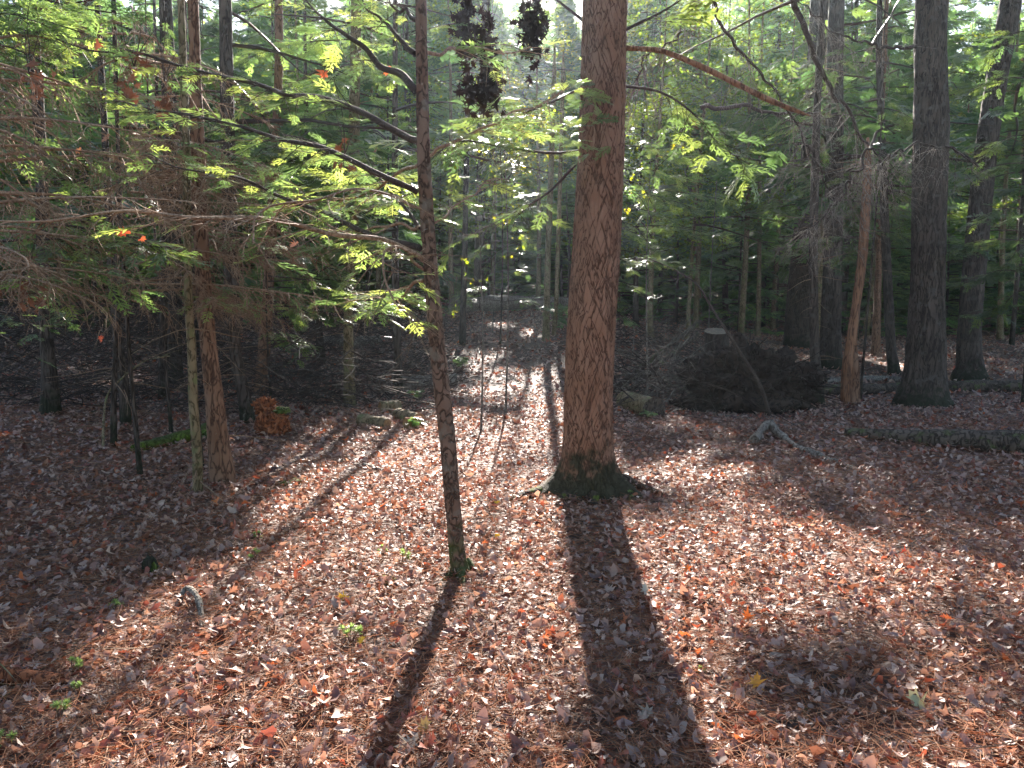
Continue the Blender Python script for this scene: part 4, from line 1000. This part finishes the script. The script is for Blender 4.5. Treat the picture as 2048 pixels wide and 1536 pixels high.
hanging('bare limb dangling twigs right of the big pine', [(1400, -20, 0), (1360, 60, 0), (1290, 120, 0), (1270, 180, 0)], 6.6, .012, 40)
hanging('long level dark limb behind the broken reddish branch', [(1400, 218, 0), (1480, 214, 0), (1550, 222, .2), (1640, 230, .5), (1700, 262, .9)], 9.5, .03, 20)

# dead twiggy branches on the left
def dead_brush(label, Y0, regs, nb):
    c = at(regs[0][0], regs[0][1], Y0); trunk_px = regs[0][4]
    b = np.array([at(trunk_px, 600, Y0)[0], Y0, 0]); b[2] = gz(b[0], b[1])
    t = thing('dead_hemlock', b, label, 'tree')
    a = Acc(); straight_trunk(a, b[0], b[1], 5.5, .022, (.0, 0), ns=9); a.obj('trunk', M_DARK, t, True)
    n_ = 0
    for _ in range(nb):
        x0, y0, x1, y1, tp = regs[RS.randint(len(regs))]
        ex = RS.uniform(x0, x1); ey = RS.uniform(y0, y1); sy = ey-RS.uniform(-20, 70)
        mid = ((trunk_px+ex)/2, (sy+ey)/2-RS.uniform(0, 25)); dy = RS.uniform(-1.1, .8)
        q = smooth_path([at(trunk_px, sy, Y0), at(*mid, Y0+dy*.5), at(ex, ey, Y0+dy), at(ex+(ex-trunk_px)*.12, ey+RS.uniform(5, 30), Y0+dy*1.1)], 26)
        o = Acc(); V, F = tube(q, np.linspace(.011, .003, 26), 6); o.add(V, F)
        fo = Acc() if RS.rand() < .35 else None
        side_growth(o, o, q, .15, .15, .55, foliage=0, bare=.8, step=.06, droop=.6, r=.0042*Y0/5)
        if fo is not None: side_growth(o, fo, q, .45, .1, .3, foliage=.7, bare=.2, step=.08, bright=1.7, size=(.10, .2))
        lo = o.obj('dead_branch', M_TWIG, t, True)
        if fo is not None: sub(fo, 'spray', M_NEEDLE, lo, t)
    return t
dead_brush('dead hemlock at the left edge, low limbs thick with bare brown twigs', 4.6, [(-60, 400, 420, 620, -70), (-40, 60, 400, 330, -70)], 30)
dead_brush('dead hemlock behind the left pair, bare twiggy limbs high in the frame', 6.6, [(-20, 20, 520, 420, 262), (200, 300, 640, 620, 262)], 46)
dead_brush('dead sapling with drooping pale twigs between the left pair and the young tree', 6.95, [(420, 470, 640, 640, 389)], 12)

# living sprays on the left foreground
def spray_tree(label, px, Y0, ends, H, dens=1., bright=1.5, name='young_hemlock_tree', rr=.02, mat=None):
    b = np.array([at(px, 600, Y0)[0], Y0, 0]); b[2] = gz(b[0], b[1]); t = thing(name, b, label, 'tree')
    a = Acc(); straight_trunk(a, b[0], b[1], H, rr, ns=10); a.obj('trunk', M_DARK, t, True); fo = Acc()
    for ex, ey, dy in ends:
        sy = ey-RS.uniform(10, 50)
        q = smooth_path([at(px, sy, Y0), at((px+ex)/2, (sy+ey)/2-12, Y0+dy*.5), at(ex, ey, Y0+dy)], 24)
        o = Acc(); V, F = tube(q, np.linspace(.010, .003, 24), 6); o.add(V, F)
        lf = Acc(); side_growth(o, lf, q, .3, .12, .42, .9*dens, .25, step=.05, size=(.10, .2) if Y0 < 9 else (.15, .28), bright=bright); lo = o.obj('limb', M_TWIG2, t, True); sub(lf, 'spray', M_NEEDLE, lo, t)
spray_tree('young hemlock with bright green sprays at the upper left edge', -60, 5.4, [(150, 60, -.3), (230, 90, .2), (100, 130, 0), (260, 30, 0), (60, 40, -.5), (170, 20, .4), (-40, 90, 0), (120, 90, .6), (300, 480, -1.1), (340, 495, -1.1)], 5.5)
spray_tree('young hemlock with sunlit sprays left of the slender leaning tree', 706, 11.3, [(600, 250, -2), (800, 420, -2.2), (560, 330, -2), (660, 470, -2.4), (780, 160, -2), (500, 400, -1.5), (820, 250, -1.5), (620, 400, -2.5), (740, 330, -2.6), (700, 500, -2), (580, 520, -2), (640, 180, -1.4), (520, 300, -2.2), (700, 300, -.5), (760, 360, -.3), (800, 300, 0), (660, 230, .3), (520, 360, -.4), (560, 430, -.2), (760, 430, -.6), (700, 150, 0), (540, 200, 0), (640, 340, -.9), (780, 230, .2), (590, 290, -1), (720, 400, .5), (480, 120, .2), (620, 90, .2), (740, 80, .3)], 7, 1.1, 1.7)
spray_tree('low hemlock sapling with pale sprays behind the leaning young tree', 536, 10.6, [(740, 600, -.4), (800, 580, -.3), (770, 620, -.6), (600, 640, .2), (560, 680, 0), (720, 560, 0), (620, 560, .5), (530, 620, .2), (810, 610, 0), (600, 700, -.3), (690, 640, -.5)], 3.2, 1.2, 1.5)
spray_tree('young hemlock with green sprays behind the dead brush at left', 330, 8.5, [(420, 400, 0), (240, 380, 0), (180, 480, -.4), (440, 260, .2), (250, 220, 0), (130, 400, -.2), (380, 140, 0), (290, 520, -.3), (200, 600, -.2), (110, 560, 0), (60, 640, -.2), (440, 520, 0), (330, 60, 0)], 6.5, .9, 1.0)
spray_tree('hemlock sapling with low sprays at the left edge', -30, 6.8, [(60, 600, 0), (80, 660, -.2), (40, 700, 0), (100, 560, .3), (130, 630, 0)], 3, .9, 1.3)
spray_tree('hemlock sapling just right of the big pine with pale green sprays', 1212, 14, [(1400, 420, 0), (1290, 400, 0), (1440, 470, -.4), (1260, 460, -.2), (1380, 360, 0), (1320, 500, -.4), (1450, 400, .3), (1270, 540, 0), (1400, 540, .2), (1350, 440, -.6), (1300, 600, 0), (1250, 640, -.2), (1430, 330, 0), (1250, 340, 0)], 5.2, 1.2, 1.5)
spray_tree('hemlock sapling with low sprays behind the slender twins of the trail', 1000, 17.5, [(940, 520, 0), (1060, 480, 0), (1080, 560, 0), (920, 590, 0), (980, 450, 0), (1050, 400, 0), (900, 450, 0), (960, 400, 0), (1100, 620, 0), (890, 620, 0)], 6.5, 1.2, 1.5)
spray_tree('dark hemlock sapling in front of the right trunks, upper frame', 1730, 11.5, [(1650, 300, 0), (1800, 350, 0), (1700, 420, 0), (1600, 380, 0), (1850, 250, 0), (1760, 200, 0), (1640, 150, 0), (1560, 260, 0), (1880, 420, 0), (1680, 520, 0), (1590, 500, 0), (1820, 480, 0)], 8, 1.0, 1.0)
spray_tree('dark hemlock with low sprays at the right edge', 2060, 11, [(1960, 440, 0), (1940, 560, 0), (2000, 620, 0), (1900, 500, 0), (1980, 300, 0), (1940, 180, 0), (2020, 520, 0), (1990, 100, 0), (1930, 360, 0), (1960, 630, .2)], 8, 1.1, 1.1)

# maple saplings with yellow leaves
def maple(label, px, Y0, pts, H, col, n=26, size=(.045, .075)):
    b = np.array([at(px, 600, Y0)[0], Y0, 0]); b[2] = gz(b[0], b[1]); t = thing('maple_sapling', b, label, 'sapling')
    a = Acc(); straight_trunk(a, b[0], b[1], H, .014, ns=8); a.obj('stem', M_GREY, t, True); lf = Acc(); tw = Acc()
    for (ex, ey, rad) in pts:
        e = at(ex, ey, Y0); s = np.array([b[0], b[1], max(e[2]-.35, b[2]+.3)]); q = smooth_path([s, (s+e)/2+[0, .05, .08], e], 14)
        V, F = tube(q, np.linspace(.006, .002, 14), 5); tw.add(V, F)
        P = e+RS.normal(0, 1, (n, 3))*np.array([rad, rad, rad*.45])/FP*Y0; 
        P = P[~open_sky(P) | (RS.rand(n) < .35)]; n_ = len(P)
        if n_ < 5: P = e+RS.normal(0, .3, (5, 3))*rad/FP*Y0; n_ = 5
        leaves(lf, P, nrm(RS.normal(0, .5, (n_, 3))+[0, -.5, .8]), RS.uniform(size[0], size[1], n_), np.array(col)*RS.uniform(.7, 1.25, (n_, 1))*np.stack([RS.uniform(.7, 1.2, n_), np.ones(n_), np.ones(n_)], -1), MAP)
        twigs(tw, np.tile(e, (5, 1)), P[:5]-e, np.full(5, .25), np.full(5, .002))
    tw.obj('twigs', M_TWIG2, t); lf.obj('leaves', M_BROAD, t)
maple('maple sapling with yellow leaves between the young tree and the pine, upper', 1010, 10, [(1085, 245, 30), (1040, 270, 25), (1110, 225, 20), (1010, 300, 22), (1035, 330, 16), (1000, 340, 16), (970, 300, 16), (1070, 310, 18)], 5.2, (.30, .34, .03))
maple('low maple sapling with yellow leaves over the trail', 960, 9, [(1035, 505, 14), (1012, 440, 12), (1045, 480, 10), (950, 560, 18), (910, 625, 16), (930, 520, 14)], 3, (.32, .36, .03), 12)
maple('maple sapling with yellow leaves right of the big pine', 1300, 10.5, [(1350, 300, 14), (1330, 310, 10), (1395, 290, 6), (1265, 385, 16), (1290, 395, 12), (1250, 420, 12), (1265, 355, 12), (1240, 440, 10)], 4, (.42, .40, .03), 8)
maple('maple sapling with pale green leaves in the background right of the pine', 1420, 16, [(1340, 180, 60), (1400, 120, 60), (1300, 80, 60), (1450, 60, 60), (1380, 250, 60), (1480, 150, 60)], 8.5, (.16, .22, .04), 60, (.07, .11))
maple('maple sapling with pale green leaves above the trail', 985, 19, [(920, 200, 70), (980, 130, 60), (1060, 120, 60), (900, 300, 50), (1080, 350, 50), (940, 60, 60), (1120, 60, 50), (1030, 30, 60)], 10, (.17, .24, .04), 70, (.08, .12))

# single leaves
def one_leaf(label, pos, s, col, T, nv, cat='leaf', name='fallen_leaf'):
    a = Acc(); n = nrm(np.array([nv], float)); a2 = RS.get_state(); leaves(a, np.array([pos]), n, np.array([s]), np.array([col], float), T)
    o = a.obj(name, M_LITTER); o.location = (0, 0, 0); me = o.data
    me.transform(__import__('mathutils').Matrix.Translation(-Vector(pos))); o.location = Vector(pos); tag(o, label, cat)
ORG = (.62, .17, .02); YEL = (.6, .42, .03); PAL = (.52, .50, .38)
for px, py, s, c, T, lab in ((1373, 1150, .085, ORG, MAP, 'bright orange maple leaf on sunlit leaves right of the big trunk shadow'), (1495, 1252, .09, ORG, MAP, 'curled orange leaf lower right of the bright orange maple leaf'),
    (1510, 1386, .10, (.65, .30, .02), MAP, 'yellow orange leaf in the lower right half shade'), (432, 1012, .10, (.62, .2, .04), MAP, 'orange leaf at the foot of the left pair of trunks'),
    (1122, 1026, .05, (.7, .14, .02), MAP, 'small vivid orange leaf at the left foot of the big pine'), (690, 1210, .075, YEL, OAK, 'yellow leaf on the sunlit ground, left of the young tree shadow'),
    (722, 1302, .065, YEL, OAK, 'yellow leaf just below the green seedling tuft'), (993, 1084, .05, YEL, OVL, 'small yellow leaf right of the young tree foot'),
    (995, 1016, .05, YEL, OVL, 'small yellow leaf near the left root of the big pine'), (920, 1390, .10, PAL, OAK, 'pale oak leaf right of the young tree shadow'),
    (822, 1508, .12, PAL, OAK, 'large pale lobed oak leaf at the bottom edge'), (1840, 1432, .12, (.4, .42, .22), OAK, 'pale green oak leaf in the lower right corner shade'),
    (1290, 1196, .085, PAL, OAK, 'pale leaf on the right rim of the big trunk shadow'), (1566, 1128, .06, ORG, MAP, 'small orange leaf in the right sunlit patch'), (1058, 1098, .07, (.55, .12, .03), MAP, 'red orange leaf left of the big trunk shadow'),
    (312, 1362, .10, (.5, .12, .04), OAK, 'upright rust red leaf in the lower left'), (1355, 1470, .10, (.25, .13, .08), MAP, 'broad brown leaf inside the big trunk shadow near the bottom'), (1295, 1445, .08, (.33, .27, .2), MAP, 'pale brown leaf inside the big trunk shadow'),
    (845, 1480, .09, (.4, .3, .1), OAK, 'tan leaf on the edge of the young tree shadow'), (1808, 1116, .08, (.55, .08, .03), MAP, 'deep red leaf at the top of the right sunlit patch')):
    g = gnd(px, py); one_leaf(lab, (g[0], g[1], g[2]+.045), s, c, T, (RS.normal(0, .3), -.75, 1))
for px, py, Y, s, c, lab in ((248, 466, 3.9, .085, (.75, .13, .03), 'bright orange leaf caught on the twigs at left'), (283, 478, 3.95, .05, (.5, .14, .05), 'small brown leaf beside the bright orange one on the twigs'), (202, 679, 4.2, .055, (.72, .12, .03), 'orange leaf hanging on a low twig at left'),
    (195, 88, 4.6, .09, (.42, .13, .05), 'rust leaf caught in the branches, upper left'), (158, 300, 4.6, .06, (.6, .28, .12), 'pale orange leaf caught on a twig at left'), (212, 275, 4.7, .09, (.45, .22, .12), 'tan dead leaf beside the pale orange one'),
    (650, 150, 4.6, .10, (.5, .13, .04), 'rust leaf caught above the second limb of the leaning tree'), (777, 140, 4.6, .075, (.6, .2, .08), 'orange brown leaf caught near the leaning trunk, upper'), (590, 488, 4.1, .06, (.7, .3, .15), 'pale orange leaf shining on the twigs left of the young tree')):
    one_leaf(lab, tuple(at(px, py, Y)), s*1.1, c, OAK, (RS.normal(0, .3), -1, .3), name='caught_leaf')
# dark clumps of dead leaves hanging between the two trunks
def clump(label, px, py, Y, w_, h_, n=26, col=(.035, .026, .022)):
    c = at(px, py, Y); t = thing('hanging_leaf_clump', c, label, 'dead leaves'); a = Acc()
    P = c+RS.normal(0, .42, (n, 3))*np.array([w_, w_*.6, h_])/FP*Y; leaves(a, P, nrm(RS.normal(0, 1, (n, 3))*[.7, .3, .3]+[0, -1, .1]), RS.uniform(.06, .12, n), np.array(col)*RS.uniform(.6, 1.3, (n, 1)), MAP+OAK); a.obj('leaves', M_DEADLEAF, t)
    b = Acc(); twigs(b, [c+[0, 0, h_/FP*Y*.5]]*3, [(0.1, 0, 1), (-.2, .1, .9), (.25, 0, .9)], np.array([.45, .4, .3]), np.full(3, .005)); b.obj('twig', M_TWIG2, t)
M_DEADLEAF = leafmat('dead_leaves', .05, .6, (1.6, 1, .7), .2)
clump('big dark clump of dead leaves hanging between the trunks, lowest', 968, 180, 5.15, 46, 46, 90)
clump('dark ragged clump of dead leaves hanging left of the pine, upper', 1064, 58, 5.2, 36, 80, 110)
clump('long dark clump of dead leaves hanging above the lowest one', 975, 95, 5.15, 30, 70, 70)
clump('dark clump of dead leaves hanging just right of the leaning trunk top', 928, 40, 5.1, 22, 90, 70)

for a_ in (('rust brown clump of dead leaves in the twigs, upper left', 270, 165, 4.9, 44, 60, 26), ('dull red clump of dead leaves hanging at the upper left edge', 60, 180, 4.7, 60, 60, 26), ('red brown clump of dead leaves above the left pair of trunks', 330, 195, 5.0, 30, 60, 18),
           ('russet clump of dead leaves on low twigs at the left edge', 50, 592, 4.6, 60, 40, 26), ('small rust clump of dead leaves beside the second limb of the leaning tree', 690, 330, 4.9, 50, 40, 14)): clump(*a_[:6], max(6, a_[6]//2), col=(.24, .11, .065))
# seedlings
def seedling(label, px, py, h, n=5, kind='pine', col=(.17, .25, .10)):
    g = gnd(px, py); t = thing('pine_seedling' if kind == 'pine' else 'fern_plant', g, label, 'seedling' if kind == 'pine' else 'plant')
    st = Acc(); lf = Acc(); N_ = 80; tips = []
    for k in range(n):
        ph = RS.uniform(0, 6.28); q = np.array(g)+[math.cos(ph)*h*.55, math.sin(ph)*h*.55, h*RS.uniform(.6, 1.1)] if k else np.array(g)+[0, 0, h*1.15]; tips.append(q)
        s = smooth_path([g, (np.array(g)+q)/2+[0, 0, h*.12], q], 8); V, F = tube(s, np.linspace(.003, .0015, 8), 5); st.add(V, F)
        if kind == 'pine':
            D = RS.normal(0, 1, (N_, 3))*[1, 1, .55]+[0, 0, .45]; S = RS.uniform(.45, .75, N_)*h*.75
            M = basis(D, np.tile([0, 0, 1.], (N_, 1))+RS.normal(0, .4, (N_, 3)), S, np.full(N_, .0024), S); tv = np.array([(0, -.3, 0), (.6, -.5, 0), (1, 0, -.06), (.6, .5, 0), (0, .3, 0)])
            V, F, c = inst(tv[[0, 1, 3, 4]], np.array([(0, 1, 2, 3)]), M, np.tile(q, (N_, 1)), np.array(col)*RS.uniform(.7, 1.3, (N_, 1))); lf.add(V, F, c)
        else: sprays(lf, [q]*4, RS.normal(0, 1, (4, 3))*[1, 1, .2], np.full(4, h*.9), NEAR, 1.8)
    st.obj('stem', M_BROWN, t); lf.obj('needles' if kind == 'pine' else 'fronds', M_NEEDLE, t)
for s in (('green pine seedling tuft left of the young tree shadow', 702, 1290, .075, 6), ('green seedling on the shade edge, left foreground', 232, 1228, .06, 4), ('pale green seedling near the lower left edge', 145, 1350, .06, 4),
          ('green seedling lowest in the lower left corner', 118, 1446, .065, 4), ('green seedling below the one near the left edge', 160, 1395, .05, 3), ('small green seedling in the half shade, middle left', 510, 1122, .06, 4), ('faint green seedling above the half shade one', 518, 1082, .05, 4),
          ('green seedling left of the young tree foot', 805, 1128, .07, 4), ('small seedling beside the young tree foot tuft', 765, 1110, .05, 4), ('green seedling in the corner of the frame, bottom left', 2, 1510, .07, 5), ('low green seedling beside the short cut log, right of the pine', 1296, 842, .1, 5, 'fern'),
          ('low green seedling beside the cut logs left of the trail', 832, 858, .12, 6, 'fern'), ('green seedling at the left side of the trail', 830, 800, .12, 6, 'fern'), ('green seedling near the end of the trail on the right', 1125, 655, .45, 9, 'fern'), ('green tuft beside the right root of the big pine', 1258, 1000, .06, 5),
          ('tiny green seedling in the lower right half shade', 1400, 1352, .035, 3), ('small green plant on the left trail bank', 925, 738, .2, 7, 'fern'), ('green seedling on the mossy ground of the left shade', 415, 880, .1, 4, 'fern')):
    seedling(*s[:5], *(s[5:6]))
def moss(label, px, py, rx, ry):
    g = gnd(px, py); a = Acc(); V, F = lump(0, 0, 0, rx, ry, .022, int(px), .4, 30, 14); a.add(V, F); o = a.obj('moss_patch', M_GREEN, smooth=True); o.location = (g[0], g[1], g[2]+.012); tag(o, label, 'moss')
moss('flat moss patch on sunlit ground right of the left pair of trunks', 588, 968, .12, .1); moss('small bright moss patch left of the young tree foot', 776, 1166, .05, .05); moss('moss patch at the right root of the pine', 1246, 985, .06, .06)
def stone(label, px, py, r):
    g = gnd(px, py); a = Acc(); V, F = lump(0, 0, 0, r, r*.8, r*.55, int(px), .2, 28, 16, 2); a.add(V, F); o = a.obj('stone', M_STONE, smooth=True); o.location = (g[0], g[1], g[2]+r*.35); tag(o, label, 'stone')
stone('rounded stone right of the big trunk shadow near the roots', 1268, 1070, .05); stone('small dark stone in the right half shade', 1553, 1318, .035)

# the hazy air under the trees
def haze():
    a = Acc(); x0, x1, y0, y1, z0, z1 = -140, 140, -8, 190, -1.6, 34
    V = [(x, y, z) for z in (z0, z1) for y in (y0, y1) for x in (x0, x1)]
    a.add(V, [(0, 2, 3, 1), (4, 5, 7, 6), (0, 1, 5, 4), (2, 6, 7, 3), (0, 4, 6, 2), (1, 3, 7, 5)])
    m = bpy.data.materials.new('haze'); m.use_nodes = True; nt = m.node_tree; nt.nodes.remove(nt.nodes['Principled BSDF'])
    v = nt.nodes.new('ShaderNodeVolumePrincipled'); v.inputs['Color'].default_value = (.74, .88, 1, 1); v.inputs['Density'].default_value = HAZE; v.inputs['Anisotropy'].default_value = .65
    nt.links.new(v.outputs[0], nt.nodes['Material Output'].inputs['Volume'])
    o = a.obj('haze', m); o['kind'] = 'stuff'
HAZE = .00045
haze()
